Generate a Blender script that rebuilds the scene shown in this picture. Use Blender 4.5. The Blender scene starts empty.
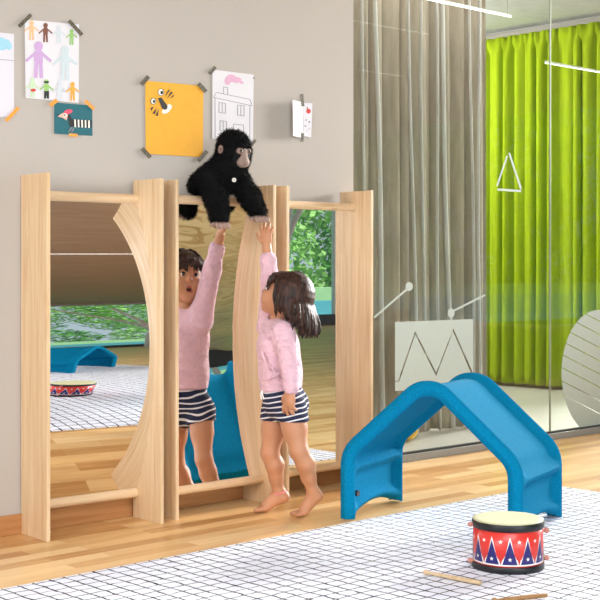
import bpy, bmesh, math, random
import numpy as np
from mathutils import Vector, Matrix

random.seed(7); rng = np.random.default_rng(7)
S = bpy.context.scene
COL = S.collection
PI = math.pi

# ---------------------------------------------------------------- camera
F_PX = 1300.0; CAM_H = 1.013; HZ = 265.0
AX = 0.7330; AZ = 0.6802                      # camera right / forward, in the room's axes
FWD = Vector((AZ, AX, 0)).normalized(); RGT = Vector((AX, -AZ, 0)).normalized(); UP = Vector((0, 0, 1))
cam = bpy.data.cameras.new('camera'); cam.sensor_width = 36; cam.lens = F_PX / 600 * 36
cam.shift_y = -(300 - HZ) / 600; cam.clip_end = 200
camo = bpy.data.objects.new('camera', cam); COL.objects.link(camo)
camo.location = (0, 0, CAM_H)
camo.rotation_euler = (PI / 2, 0, math.atan2(-FWD.x, FWD.y))
S.camera = camo

# ---------------------------------------------------------------- world, lights, exposure
S.view_settings.view_transform = 'Standard'; S.view_settings.look = 'None'
S.view_settings.gamma = 1; S.view_settings.use_curve_mapping = False
S.view_settings.exposure = -0.1
w = bpy.data.worlds.new('sky'); S.world = w; w.use_nodes = True
bg = w.node_tree.nodes['Background']
bg.inputs[0].default_value = (0.74, 0.88, 1.0, 1); bg.inputs[1].default_value = 0.8

def area(name, loc, target, sx, sy, power, col=(1, 1, 1), spread=180):
    l = bpy.data.lights.new(name, 'AREA'); l.shape = 'RECTANGLE'; l.size = sx; l.size_y = sy
    l.energy = power; l.color = col; l.spread = math.radians(spread)
    o = bpy.data.objects.new(name, l); COL.objects.link(o); o.location = loc
    d = (Vector(target) - Vector(loc)).normalized()
    o.rotation_euler = d.to_track_quat('-Z', 'Y').to_euler()
    return o
# daylight through the windows: the far room's side window, the long window wall, the left and right end windows
area('daylight_far_room', (14.0, 6.6, 4.2), (3.4, 3.8, 0.6), 2.0, 2.0, 580, (1, .98, .95), 90)
area('daylight_right', (10.5, 3.2, 2.7), (3.0, 4.3, 1.5), 1.6, 1.4, 100, (1, .99, .97), 50)
area('daylight_window_wall', (1.5, -6.9, 2.2), (4.6, 4.3, 0.9), 14, 2.2, 112, (.95, .98, 1), 60)
area('daylight_left', (-1.5, 2.3, 1.8), (2.6, 4.0, 0.8), 2.0, 2.0, 50, (.96, .98, 1), 130)
area('fill_taupe_curtain', (5.6, 4.92, 2.96), (5.6, 4.98, 0), 1.9, .12, 16, (1, .98, .95))  # added strip light that brightens the taupe curtain and its white strips
area('fill_over_rug', (1.1, 0.9, 3.52), (1.6, 2.2, 0.0), 3.2, 2.6, 155, (.93, .965, 1), 130)  # added fill from overhead for the rug; the ceiling has no skylight
area('fill_green_curtain', (6.9, 7.4, 2.7), (8.7, 6.3, 1.2), 1.2, 1.0, 135, (1, .98, .94))  # added fill inside the far room, aimed at the green curtain
sl = bpy.data.lights.new('sun', 'SUN'); sl.energy = 5.0; sl.angle = .01; sl.color = (1, .96, .88)
so_ = bpy.data.objects.new('sun', sl); COL.objects.link(so_); so_.rotation_euler = Vector((-.25, -.55, -.8)).to_track_quat('-Z', 'Y').to_euler()

# ---------------------------------------------------------------- projecting helpers (photo pixel -> place)
def ray(px, py):
    return FWD + RGT * ((px - 300) / F_PX) + UP * ((HZ - py) / F_PX)
def W(px, py, z):
    return Vector((0, 0, CAM_H)) + ray(px, py) * z
def WY(px, py, Y):
    r = ray(px, py); return Vector((0, 0, CAM_H)) + r * (Y / r.y)
def WX(px, py, X):
    r = ray(px, py); return Vector((0, 0, CAM_H)) + r * (X / r.x)
def WZ(px, py, Z):
    r = ray(px, py); return Vector((0, 0, CAM_H)) + r * ((Z - CAM_H) / r.z)

# ---------------------------------------------------------------- materials
def lin(c):
    if isinstance(c, str):
        c = [int(c[i:i + 2], 16) / 255 for i in (0, 2, 4)]
        c = [x / 12.92 if x < .04045 else ((x + .055) / 1.055) ** 2.4 for x in c]
    return (c[0], c[1], c[2], 1)
def new_mat(name):
    m = bpy.data.materials.new(name); m.use_nodes = True
    return m, m.node_tree, m.node_tree.nodes['Principled BSDF']
def nd(t, kind, **kw):
    n = t.nodes.new(kind)
    for k, v in kw.items(): setattr(n, k, v)
    return n
def setin(n, **kw):
    for k, v in kw.items(): n.inputs[k.replace('_', ' ')].default_value = v
def mat(name, c, rough=.6, var=.06, scale=30, bump=0, bscale=None, sheen=0, stretch=(1, 1, 1), spec=.5, sss=0):
    """a plain colour with slight procedural variation and bump"""
    m, t, b = new_mat(name)
    b.inputs['Roughness'].default_value = rough
    b.inputs['Specular IOR Level'].default_value = spec
    tc = nd(t, 'ShaderNodeTexCoord'); mp = nd(t, 'ShaderNodeMapping'); mp.inputs['Scale'].default_value = stretch
    t.links.new(tc.outputs['Object'], mp.inputs['Vector'])
    no = nd(t, 'ShaderNodeTexNoise'); setin(no, Scale=scale, Detail=4.0)
    t.links.new(mp.outputs[0], no.inputs['Vector'])
    c = lin(c)
    r = nd(t, 'ShaderNodeValToRGB')
    r.color_ramp.elements[0].position = .3; r.color_ramp.elements[1].position = .7
    r.color_ramp.elements[0].color = tuple(x * (1 - var) for x in c[:3]) + (1,)
    r.color_ramp.elements[1].color = tuple(min(1, x * (1 + var)) for x in c[:3]) + (1,)
    t.links.new(no.outputs['Fac'], r.inputs[0]); t.links.new(r.outputs[0], b.inputs['Base Color'])
    if bump:
        n2 = nd(t, 'ShaderNodeTexNoise'); setin(n2, Scale=bscale or scale * 4, Detail=3.0)
        t.links.new(mp.outputs[0], n2.inputs['Vector'])
        bp = nd(t, 'ShaderNodeBump'); setin(bp, Strength=bump, Distance=.02 if name == 'pink_jersey' else .004)
        t.links.new(n2.outputs['Fac'], bp.inputs['Height']); t.links.new(bp.outputs[0], b.inputs['Normal'])
    if sheen: b.inputs['Sheen Weight'].default_value = sheen
    if sss:
        b.inputs['Subsurface Weight'].default_value = sss
        b.inputs['Subsurface Radius'].default_value = (.02, .008, .004)
        b.inputs['Subsurface Scale'].default_value = .3
    return m
def wood(name, c1, c2, axis='Z', rough=.45, scale=1.0):
    """straight-grained timber, the grain along one axis"""
    m, t, b = new_mat(name)
    tc = nd(t, 'ShaderNodeTexCoord'); mp = nd(t, 'ShaderNodeMapping')
    s = {'X': (1.2, 26, 26), 'Y': (26, 1.2, 26), 'Z': (26, 26, 1.2)}[axis]
    mp.inputs['Scale'].default_value = [x * scale for x in s]
    t.links.new(tc.outputs['Object'], mp.inputs['Vector'])
    no = nd(t, 'ShaderNodeTexNoise'); setin(no, Scale=2.2, Detail=6.0, Roughness=.62, Distortion=.7)
    t.links.new(mp.outputs[0], no.inputs['Vector'])
    r = nd(t, 'ShaderNodeValToRGB')
    r.color_ramp.elements[0].position = .32; r.color_ramp.elements[1].position = .66
    r.color_ramp.elements[0].color = lin(c2); r.color_ramp.elements[1].color = lin(c1)
    t.links.new(no.outputs['Fac'], r.inputs[0]); t.links.new(r.outputs[0], b.inputs['Base Color'])
    bp = nd(t, 'ShaderNodeBump'); setin(bp, Strength=.12, Distance=.002)
    t.links.new(no.outputs['Fac'], bp.inputs['Height']); t.links.new(bp.outputs[0], b.inputs['Normal'])
    b.inputs['Roughness'].default_value = rough
    return m

M = {}
M['wall'] = mat('painted_plaster', 'B2AAA2', .85, .012, 3, .05, 260)
M['ceiling'] = wood('ceiling_wood', 'B79C86', '9E826E', 'X', .6, .6)
M['concrete'] = mat('pale_concrete', 'D4D6DA', .9, .07, 9, .25, 60)
M['board'] = wood('pale_oak', 'E6CBA6', 'D2AD80', 'Z', .42)
M['bar'] = wood('oak_dowel', 'E6C9A4', 'D8B48A', 'X', .45)
M['base'] = wood('baseboard_wood', 'C08A5A', 'A87344', 'X', .4, .7)
M['metal'] = mat('grey_aluminium', '8E8C88', .4, .03, 40)
M['dark'] = mat('dark_gasket', '2E2E2E', .5, .05, 40)
M['white_metal'] = mat('white_painted_metal', 'E6EAEA', .4, .02, 20)
M['paper'] = mat('white_paper', 'DAD7DC', .8, .01, 60)
M['paper_cool'] = mat('lilac_white_paper', 'D6D2DA', .8, .01, 60)
M['yellow_paper'] = mat('yellow_paper', 'E5A62C', .8, .03, 25)
M['teal_paper'] = mat('teal_paper', '13606B', .75, .03, 40)
M['tape_dark'] = mat('patterned_dark_tape', '57503F', .5, .75, 150)
M['tape_orange'] = mat('orange_tape', 'EE9A3C', .5, .05, 90)
M['ink'] = mat('black_ink', '1B1A1C', .6, .05, 60)
M['pencil'] = mat('grey_pencil', '8A8790', .8, .1, 80)
for n, c in dict(peach='E9B98C', brown='7A4B3C', silver='C9D0D6', lime='93BE6C', mauve='C3A0CC', mist='C3CFD4', mint='C2D9B4',
                 amber='E5A33F', red='C8362F', pinkish='E08DB4', rose='DB5069', cloud='9CCBDD', cream='F1ECE2', flesh='E3B19E', blush='D6A6C0').items():
    M[n] = mat('crayon_' + n, c, .8, .04, 120)
M['skin'] = mat('skin', 'C48A66', .5, .05, 14, .05, 300, sss=.12)
M['lip'] = mat('lips', 'B5574F', .45, .05, 60)
M['mouth'] = mat('mouth_inside', '4A1715', .5, .05, 60)
M['eye_white'] = mat('eye_white', 'F0ECE8', .25, .01, 60)
M['iris'] = mat('dark_iris', '2A1810', .15, .05, 60)
M['shirt'] = mat('pink_jersey', 'E3B9C6', .9, .03, 40, 1.0, 24, sheen=.2, stretch=(1, 1, 1.6))
M['shorts_navy'] = mat('navy_cotton', '1D2440', .85, .08, 60, .2, 400)
M['cord_white'] = mat('white_cord', 'EDE9E6', .8, .03, 60)
M['anklet'] = mat('pink_thread', 'EE8E96', .8, .08, 90)
M['fur'] = mat('black_plush', '08080A', .8, .3, 60, .5, 220, spec=.25)
M['ape_skin'] = mat('taupe_plush', 'A08478', .8, .1, 60, .3, 200)
M['ape_muzzle'] = mat('pale_muzzle', '907A70', .8, .12, 70, .3, 200)
M['blue'] = mat('blue_moulded_plastic', '057CA8', .95, .14, 140, .25, 420, spec=.08)
M['drum_red'] = mat('red_lacquer', 'DE3A33', .3, .02, 30)
M['drum_blue'] = mat('blue_lacquer', '27246E', .3, .03, 30)
M['drum_white'] = mat('white_print', 'F2EDEA', .35, .01, 30)
M['drum_black'] = mat('black_rim', '16171B', .4, .05, 30)
M['drum_skin'] = mat('cream_drumhead', 'CBC9A2', .6, .03, 40)
M['rope'] = mat('pink_peg', 'C98878', .6, .1, 60)
M['stick'] = wood('pale_stick', 'DCC3A0', 'C3A47C', 'X', .5)
M['stick_dark'] = wood('brown_stick', 'B08558', '8E6638', 'X', .5)
M['ball'] = mat('yellow_plastic', 'E3B21E', .35, .02, 20)
M['leaf'] = mat('green_leaf', '5FA548', .6, .3, 3)
M['leaf_light'] = mat('light_green_leaf', '97CC6C', .6, .3, 3)
M['bark'] = mat('bark', '5B4636', .9, .2, 20)
M['lawn'] = mat('lawn_grass', '86B060', .9, .2, 4)
M['green_metal'] = mat('pale_green_panel', 'A9D39A', .6, .03, 6)
M['decal'] = mat('frosted_film', 'A9B4AF', .8, .01, 30)
M['chair_dark'] = mat('dark_panel', '2B2522', .5, .1, 10)

def cloth(name, c, dark, rough=.9, transl=.25):
    m, t, b = new_mat(name)
    tc = nd(t, 'ShaderNodeTexCoord'); no = nd(t, 'ShaderNodeTexNoise'); setin(no, Scale=5.0, Detail=5.0)
    mp = nd(t, 'ShaderNodeMapping'); mp.inputs['Scale'].default_value = (6, 6, .8)
    t.links.new(tc.outputs['Object'], mp.inputs['Vector']); t.links.new(mp.outputs[0], no.inputs['Vector'])
    r = nd(t, 'ShaderNodeValToRGB'); r.color_ramp.elements[0].color = lin(dark); r.color_ramp.elements[1].color = lin(c)
    r.color_ramp.elements[0].position = .3; r.color_ramp.elements[1].position = .7
    t.links.new(no.outputs['Fac'], r.inputs[0]); t.links.new(r.outputs[0], b.inputs['Base Color'])
    b.inputs['Roughness'].default_value = rough; b.inputs['Specular IOR Level'].default_value = .15
    tr = nd(t, 'ShaderNodeBsdfTranslucent'); t.links.new(r.outputs[0], tr.inputs['Color'])
    mx = nd(t, 'ShaderNodeMixShader'); mx.inputs[0].default_value = transl
    t.links.new(b.outputs[0], mx.inputs[1]); t.links.new(tr.outputs[0], mx.inputs[2])
    t.links.new(mx.outputs[0], t.nodes['Material Output'].inputs['Surface'])
    return m
M['grey_curtain'] = cloth('taupe_curtain_cloth', 'B6A999', 'A09485', transl=.12)
M['sunlit_edge'] = cloth('sunlit_edge_cloth', 'EEECEA', 'E2DFDB', transl=.5)
M['green_curtain'] = cloth('lime_curtain_cloth', 'B2C822', 'A2B61A', transl=.3)

def mirror_mat(name, c=.9, wob=0):
    m, t, b = new_mat(name)
    b.inputs['Base Color'].default_value = (c, c, c, 1); b.inputs['Metallic'].default_value = 1; b.inputs['Roughness'].default_value = .01
    if wob:
        tc = nd(t, 'ShaderNodeTexCoord'); mp = nd(t, 'ShaderNodeMapping'); mp.inputs['Scale'].default_value = (2, 2, 7)
        no = nd(t, 'ShaderNodeTexNoise'); setin(no, Scale=1.6, Detail=1.0)
        t.links.new(tc.outputs['Object'], mp.inputs[0]); t.links.new(mp.outputs[0], no.inputs['Vector'])
        bp = nd(t, 'ShaderNodeBump'); setin(bp, Strength=wob, Distance=.004)
        t.links.new(no.outputs['Fac'], bp.inputs['Height']); t.links.new(bp.outputs[0], b.inputs['Normal'])
    return m
M['mirror'] = mirror_mat('silver_mirror'); M['mirror_wavy'] = mirror_mat('silver_mirror_wavy', .9, .25)

def glass_mat():
    m, t, b = new_mat('partition_glass'); t.nodes.remove(b)
    tr = nd(t, 'ShaderNodeBsdfTransparent'); tr.inputs[0].default_value = (.93, .955, .94, 1)
    gl = nd(t, 'ShaderNodeBsdfGlossy'); gl.inputs['Roughness'].default_value = .0
    lw = nd(t, 'ShaderNodeLayerWeight'); lw.inputs['Blend'].default_value = .5
    pw = nd(t, 'ShaderNodeMath', operation='POWER'); pw.inputs[1].default_value = 4.5; t.links.new(lw.outputs['Facing'], pw.inputs[0])
    fr = nd(t, 'ShaderNodeMath', operation='MULTIPLY_ADD'); fr.inputs[1].default_value = .9; fr.inputs[2].default_value = .028; t.links.new(pw.outputs[0], fr.inputs[0])
    mx = nd(t, 'ShaderNodeMixShader')
    t.links.new(fr.outputs[0], mx.inputs[0]); t.links.new(tr.outputs[0], mx.inputs[1]); t.links.new(gl.outputs[0], mx.inputs[2])
    t.links.new(mx.outputs[0], t.nodes['Material Output'].inputs['Surface'])
    return m
M['glass'] = glass_mat()

def emit(name, c, s):
    m, t, b = new_mat(name); b.inputs['Emission Color'].default_value = lin(c); b.inputs['Emission Strength'].default_value = s
    b.inputs['Base Color'].default_value = (.8, .8, .8, 1)
    return m
M['tube'] = emit('lamp_tube', 'FFFDF6', 3.5)

def parquet():
    m, t, b = new_mat('oak_parquet')
    tc = nd(t, 'ShaderNodeTexCoord')
    br = nd(t, 'ShaderNodeTexBrick'); br.offset = .37; br.offset_frequency = 2
    setin(br, Scale=1.0, Mortar_Size=.0009, Brick_Width=.52, Row_Height=.071, Bias=0.0)
    br.inputs['Color1'].default_value = (0, 0, 0, 1); br.inputs['Color2'].default_value = (1, 1, 1, 1); br.inputs['Mortar'].default_value = (.35, .35, .35, 1)
    t.links.new(tc.outputs['Object'], br.inputs['Vector'])
    mp = nd(t, 'ShaderNodeMapping'); mp.inputs['Scale'].default_value = (1.6, 30, 1)
    t.links.new(tc.outputs['Object'], mp.inputs[0])
    no = nd(t, 'ShaderNodeTexNoise'); no.noise_dimensions = '4D'; setin(no, Scale=2.0, Detail=5.0, Roughness=.6, Distortion=.4)
    t.links.new(mp.outputs[0], no.inputs['Vector']); t.links.new(br.outputs['Color'], no.inputs['W'])
    ad = nd(t, 'ShaderNodeMix', data_type='FLOAT'); ad.inputs[0].default_value = .45
    t.links.new(br.outputs['Color'], ad.inputs[2]); t.links.new(no.outputs['Fac'], ad.inputs[3])
    r = nd(t, 'ShaderNodeValToRGB'); e = r.color_ramp.elements
    e[0].position = .2; e[0].color = lin('C08A50'); e[1].position = .82; e[1].color = lin('F3D4A2')
    x = e.new(.5); x.color = lin('E2B87E')
    t.links.new(ad.outputs[0], r.inputs[0]); t.links.new(r.outputs[0], b.inputs['Base Color'])
    b.inputs['Roughness'].default_value = .3; b.inputs['Specular IOR Level'].default_value = .4
    bp = nd(t, 'ShaderNodeBump'); setin(bp, Strength=.05, Distance=.002)
    t.links.new(no.outputs['Fac'], bp.inputs['Height']); t.links.new(bp.outputs[0], b.inputs['Normal'])
    return m
M['floor'] = parquet()

def rug_mat(sp=.056):
    m, t, b = new_mat('woven_rug_grid')
    tc = nd(t, 'ShaderNodeTexCoord')
    no = nd(t, 'ShaderNodeTexNoise'); setin(no, Scale=14.0, Detail=3.0)
    t.links.new(tc.outputs['Object'], no.inputs['Vector'])
    sb = nd(t, 'ShaderNodeVectorMath', operation='SUBTRACT'); sb.inputs[1].default_value = (.5, .5, .5)
    t.links.new(no.outputs['Color'], sb.inputs[0])
    sc = nd(t, 'ShaderNodeVectorMath', operation='SCALE'); sc.inputs['Scale'].default_value = .022
    t.links.new(sb.outputs[0], sc.inputs[0])
    ad = nd(t, 'ShaderNodeVectorMath', operation='ADD'); t.links.new(tc.outputs['Object'], ad.inputs[0]); t.links.new(sc.outputs[0], ad.inputs[1])
    sp_ = nd(t, 'ShaderNodeSeparateXYZ'); t.links.new(ad.outputs[0], sp_.inputs[0])
    n2 = nd(t, 'ShaderNodeTexNoise'); setin(n2, Scale=45.0, Detail=2.0); t.links.new(tc.outputs['Object'], n2.inputs['Vector'])
    masks = []
    for ax, width in (('X', .0037), ('Y', .0027)):
        d = nd(t, 'ShaderNodeMath', operation='PINGPONG'); d.inputs[1].default_value = sp / 2
        t.links.new(sp_.outputs[ax], d.inputs[0])
        wv = nd(t, 'ShaderNodeMath', operation='MULTIPLY'); wv.inputs[1].default_value = width * 2 * .9
        t.links.new(n2.outputs['Fac'], wv.inputs[0])
        lt = nd(t, 'ShaderNodeMath', operation='LESS_THAN'); t.links.new(d.outputs[0], lt.inputs[0]); t.links.new(wv.outputs[0], lt.inputs[1])
        masks.append(lt)
    mxm = nd(t, 'ShaderNodeMath', operation='MAXIMUM'); t.links.new(masks[0].outputs[0], mxm.inputs[0]); t.links.new(masks[1].outputs[0], mxm.inputs[1])
    mx = nd(t, 'ShaderNodeMix', data_type='RGBA'); t.links.new(mxm.outputs[0], mx.inputs[0])
    mx.inputs[6].default_value = lin('EBEFFB'); mx.inputs[7].default_value = lin('2B2A33')
    t.links.new(mx.outputs[2], b.inputs['Base Color']); b.inputs['Roughness'].default_value = .95; b.inputs['Specular IOR Level'].default_value = .1
    n3 = nd(t, 'ShaderNodeTexNoise'); setin(n3, Scale=220.0, Detail=2.0); t.links.new(tc.outputs['Object'], n3.inputs['Vector'])
    bp = nd(t, 'ShaderNodeBump'); setin(bp, Strength=.4, Distance=.004); t.links.new(n3.outputs['Fac'], bp.inputs['Height']); t.links.new(bp.outputs[0], b.inputs['Normal'])
    return m
M['rug'] = rug_mat()

def stripes_mat():
    """navy cotton with knitted white stripes round the body"""
    m, t, b = new_mat('navy_white_stripes')
    tc = nd(t, 'ShaderNodeTexCoord'); sx = nd(t, 'ShaderNodeSeparateXYZ'); t.links.new(tc.outputs['Object'], sx.inputs[0])
    no = nd(t, 'ShaderNodeTexNoise'); setin(no, Scale=9.0, Detail=1.0); t.links.new(tc.outputs['Object'], no.inputs['Vector'])
    a = nd(t, 'ShaderNodeMath', operation='MULTIPLY_ADD'); a.inputs[1].default_value = .022; t.links.new(no.outputs['Fac'], a.inputs[0]); t.links.new(sx.outputs['Z'], a.inputs[2])
    sl_ = nd(t, 'ShaderNodeVectorMath', operation='DOT_PRODUCT'); sl_.inputs[1].default_value = (-.16, .15, 0); t.links.new(tc.outputs['Object'], sl_.inputs[0])
    a2 = nd(t, 'ShaderNodeMath', operation='ADD'); t.links.new(a.outputs[0], a2.inputs[0]); t.links.new(sl_.outputs['Value'], a2.inputs[1])
    pp = nd(t, 'ShaderNodeMath', operation='PINGPONG'); pp.inputs[1].default_value = .0105; t.links.new(a2.outputs[0], pp.inputs[0])
    lt = nd(t, 'ShaderNodeMath', operation='LESS_THAN'); lt.inputs[1].default_value = .0029; t.links.new(pp.outputs[0], lt.inputs[0])
    mx = nd(t, 'ShaderNodeMix', data_type='RGBA'); t.links.new(lt.outputs[0], mx.inputs[0])
    mx.inputs[6].default_value = lin('1C2340'); mx.inputs[7].default_value = lin('DDD9DC')
    t.links.new(mx.outputs[2], b.inputs['Base Color']); b.inputs['Roughness'].default_value = .9
    return m
M['stripes'] = stripes_mat()

def hair_mat():
    m, t, b = new_mat('dark_brown_hair')
    tc = nd(t, 'ShaderNodeTexCoord'); mp = nd(t, 'ShaderNodeMapping'); mp.inputs['Scale'].default_value = (110, 110, 7)
    t.links.new(tc.outputs['Object'], mp.inputs[0])
    no = nd(t, 'ShaderNodeTexNoise'); setin(no, Scale=1.0, Detail=3.0); t.links.new(mp.outputs[0], no.inputs['Vector'])
    r = nd(t, 'ShaderNodeValToRGB'); r.color_ramp.elements[0].color = lin('1E110D'); r.color_ramp.elements[1].color = lin('4E3125')
    r.color_ramp.elements[0].position = .35; r.color_ramp.elements[1].position = .75
    t.links.new(no.outputs['Fac'], r.inputs[0]); t.links.new(r.outputs[0], b.inputs['Base Color'])
    bp = nd(t, 'ShaderNodeBump'); setin(bp, Strength=.6, Distance=.004); t.links.new(no.outputs['Fac'], bp.inputs['Height']); t.links.new(bp.outputs[0], b.inputs['Normal'])
    b.inputs['Roughness'].default_value = .5; b.inputs['Specular IOR Level'].default_value = .3
    return m
M['hair'] = hair_mat()

# ---------------------------------------------------------------- object helpers
ORG = {}
def props(o, label=None, cat=None, group=None, kind=None):
    if label: o['label'] = label
    if cat: o['category'] = cat
    if group: o['group'] = group
    if kind: o['kind'] = kind
    return o
def empty(name, loc, label, cat, group=None):
    o = bpy.data.objects.new(name, None); COL.objects.link(o); o.location = loc; o.empty_display_size = .1
    ORG[o.name] = Vector(loc)
    return props(o, label, cat, group)
def link_mesh(name, me, mats, parent=None, origin=None, smooth=False):
    """me is in world coordinates; the object gets its own origin"""
    og = ORG[parent.name] if parent else Vector(origin or (0, 0, 0))
    me.transform(Matrix.Translation(-og)); me.update()
    for m in (mats if isinstance(mats, (list, tuple)) else [mats]): me.materials.append(m)
    o = bpy.data.objects.new(name, me); COL.objects.link(o)
    if parent: o.parent = parent
    else: o.location = og
    ORG[o.name] = og
    if smooth: me.shade_smooth()
    return o
def bm_obj(name, bm, mats, parent=None, origin=None, smooth=False, sharp=None):
    bmesh.ops.recalc_face_normals(bm, faces=bm.faces)
    me = bpy.data.meshes.new(name); bm.to_mesh(me); bm.free()
    o = link_mesh(name, me, mats, parent, origin, smooth)
    if sharp is not None:
        me.shade_smooth(); me.set_sharp_from_angle(angle=math.radians(sharp))
    return o
def add_box(bm, lo, hi, bevel=0, mi=0):
    lo, hi = Vector(lo), Vector(hi)
    r = bmesh.ops.create_cube(bm, size=1, matrix=Matrix.Translation((lo + hi) / 2) @ Matrix.Diagonal((*(hi - lo), 1)))
    vs = r['verts']; fs = {f for v in vs for f in v.link_faces}
    for f in fs: f.material_index = mi
    if bevel:
        es = list({e for v in vs for e in v.link_edges})
        bmesh.ops.bevel(bm, geom=es, offset=bevel, segments=2, affect='EDGES', profile=.6)
def box(name, lo, hi, m, parent=None, bevel=0, origin=None):
    bm = bmesh.new(); add_box(bm, lo, hi, bevel)
    return bm_obj(name, bm, m, parent, origin if origin is not None or parent else tuple((Vector(lo) + Vector(hi)) / 2 - Vector((0, 0, (hi[2] - lo[2]) / 2))))
def add_tube(bm, pts, rad, n=12, caps=True, mi=0):
    pts = [Vector(p) for p in pts]
    rads = rad if isinstance(rad, (list, tuple)) else [rad] * len(pts)
    rings = []; ref = None
    for i, p in enumerate(pts):
        d = (pts[min(i + 1, len(pts) - 1)] - pts[max(i - 1, 0)]).normalized()
        if ref is None: ref = Vector((0, 0, 1)) if abs(d.z) < .9 else Vector((1, 0, 0))
        u = d.cross(ref).normalized(); v = u.cross(d).normalized(); ref = v
        rings.append([bm.verts.new(p + (u * math.cos(2 * PI * k / n) + v * math.sin(2 * PI * k / n)) * rads[i]) for k in range(n)])
    for a, b in zip(rings, rings[1:]):
        for k in range(n):
            f = bm.faces.new((a[k], a[(k + 1) % n], b[(k + 1) % n], b[k])); f.material_index = mi; f.smooth = True
    if caps:
        for r in (rings[0], rings[-1]): bm.faces.new(r).material_index = mi
def tube(name, pts, rad, m, parent=None, n=12, origin=None):
    bm = bmesh.new(); add_tube(bm, pts, rad, n)
    return bm_obj(name, bm, m, parent, origin or tuple(pts[0]), sharp=50)
def bezier(p0, p1, p2, p3, n=14):
    p0, p1, p2, p3 = map(Vector, (p0, p1, p2, p3)); out = []
    for i in range(n + 1):
        t = i / n; s = 1 - t
        out.append(p0 * s ** 3 + p1 * 3 * s * s * t + p2 * 3 * s * t * t + p3 * t ** 3)
    return out

# signed-distance shapes meshed by surface nets: organic bodies come out as one continuous surface
class Field:
    def __init__(s, lo, hi, res):
        s.lo = np.array(lo, float); s.res = res
        s.n = np.ceil((np.array(hi) - s.lo) / res).astype(int) + 1
        s.D = np.full(s.n, 1.0, np.float32)
    def win(s, lo, hi):
        a = np.clip(np.floor((np.array(lo) - s.lo) / s.res).astype(int), 0, s.n); b = np.clip(np.ceil((np.array(hi) - s.lo) / s.res).astype(int) + 1, 0, s.n)
        if (b <= a).any(): return None, None
        ax = [s.lo[i] + s.res * np.arange(a[i], b[i]) for i in range(3)]
        P = np.stack(np.meshgrid(*ax, indexing='ij'), -1)
        return tuple(slice(a[i], b[i]) for i in range(3)), P
    def put(s, sl, d, k, op):
        A = s.D[sl]
        if op == 'sub': s.D[sl] = np.maximum(A, -d); return
        if k <= 0: s.D[sl] = np.minimum(A, d); return
        h = np.clip(.5 + .5 * (A - d) / k, 0, 1)
        s.D[sl] = A * (1 - h) + d * h - k * h * (1 - h)
    def clipd(s, d, P, clip):
        for pt, nn in clip or ():
            d = np.maximum(d, (P - np.array(pt)) @ np.array(Vector(nn).normalized()))
        return d
    def cone(s, a, b, r1, r2=None, k=.012, op='add', clip=None):
        r2 = r1 if r2 is None else r2
        a, b = np.array(a, float), np.array(b, float); m = max(r1, r2) + k + 4 * s.res
        sl, P = s.win(np.minimum(a, b) - m, np.maximum(a, b) + m)
        if sl is None: return
        ba = b - a; t = np.clip(((P - a) @ ba) / max(ba @ ba, 1e-9), 0, 1)
        d = np.linalg.norm(P - a - t[..., None] * ba, axis=-1) - (r1 + (r2 - r1) * t)
        s.put(sl, s.clipd(d, P, clip), k, op)
    def chain(s, pts, rads, k=.012, clip=None):
        for i in range(len(pts) - 1): s.cone(pts[i], pts[i + 1], rads[i], rads[i + 1], k, clip=clip)
    def ell(s, c, rad, axes=None, k=.015, op='add', clip=None):
        c = np.array(c, float); rad = np.array(rad, float); m = rad.max() + k + 4 * s.res
        sl, P = s.win(c - m, c + m)
        if sl is None: return
        q = P - c
        if axes is not None: q = q @ np.array([list(v) for v in axes]).T
        k0 = np.linalg.norm(q / rad, axis=-1); k1 = np.linalg.norm(q / rad ** 2, axis=-1)
        d = k0 * (k0 - 1) / np.maximum(k1, 1e-6)
        s.put(sl, s.clipd(d, P, clip), k, op)
    def mesh(s, name):
        D = s.D; ins = D < 0; n = D.shape
        acc = np.zeros([x - 1 for x in n] + [3], np.float32); cnt = np.zeros([x - 1 for x in n], np.float32)
        offs = [(0, 0, 0), (1, 0, 0), (0, 1, 0), (1, 1, 0), (0, 0, 1), (1, 0, 1), (0, 1, 1), (1, 1, 1)]
        def sub(A, o): return A[o[0]:n[0] - 1 + o[0], o[1]:n[1] - 1 + o[1], o[2]:n[2] - 1 + o[2]]
        for i in range(8):
            for j in range(i + 1, 8):
                df = np.array(offs[j]) - np.array(offs[i])
                if np.abs(df).sum() != 1: continue
                A, B = sub(D, offs[i]), sub(D, offs[j]); c = (A < 0) != (B < 0)
                t = np.where(c, A / np.where(c, A - B, 1), 0)
                for x in range(3): acc[..., x] += np.where(c, offs[i][x] + df[x] * t, 0)
                cnt += c
        act = cnt > 0; idx = np.full(act.shape, -1, np.int64); idx[act] = np.arange(act.sum())
        V = (np.argwhere(act) + acc[act] / cnt[act][:, None]) * s.res + s.lo
        F = []
        for ax in range(3):
            lo = [slice(1, n[i] - 1) for i in range(3)]; hi = list(lo); lo[ax] = slice(0, n[ax] - 1); hi[ax] = slice(1, n[ax])
            a, b = ins[tuple(lo)], ins[tuple(hi)]; c = np.argwhere(a != b)
            if not len(c): continue
            st = np.array([0 if i == ax else 1 for i in range(3)]); g = c + st
            u, v = [i for i in range(3) if i != ax]
            eu = np.zeros(3, int); eu[u] = 1; ev = np.zeros(3, int); ev[v] = 1
            q = [idx[tuple((g - x).T)] for x in (eu * 0, eu, eu + ev, ev)]
            Q = np.stack(q, 1); fl = a[tuple(c.T)]
            if ax == 1: fl = ~fl
            Q[~fl] = Q[~fl][:, ::-1]
            F.append(Q)
        F = np.concatenate(F); F = F[(F >= 0).all(1)]
        me = bpy.data.meshes.new(name); me.from_pydata(V.tolist(), [], F.tolist()); me.update()
        return me

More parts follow.
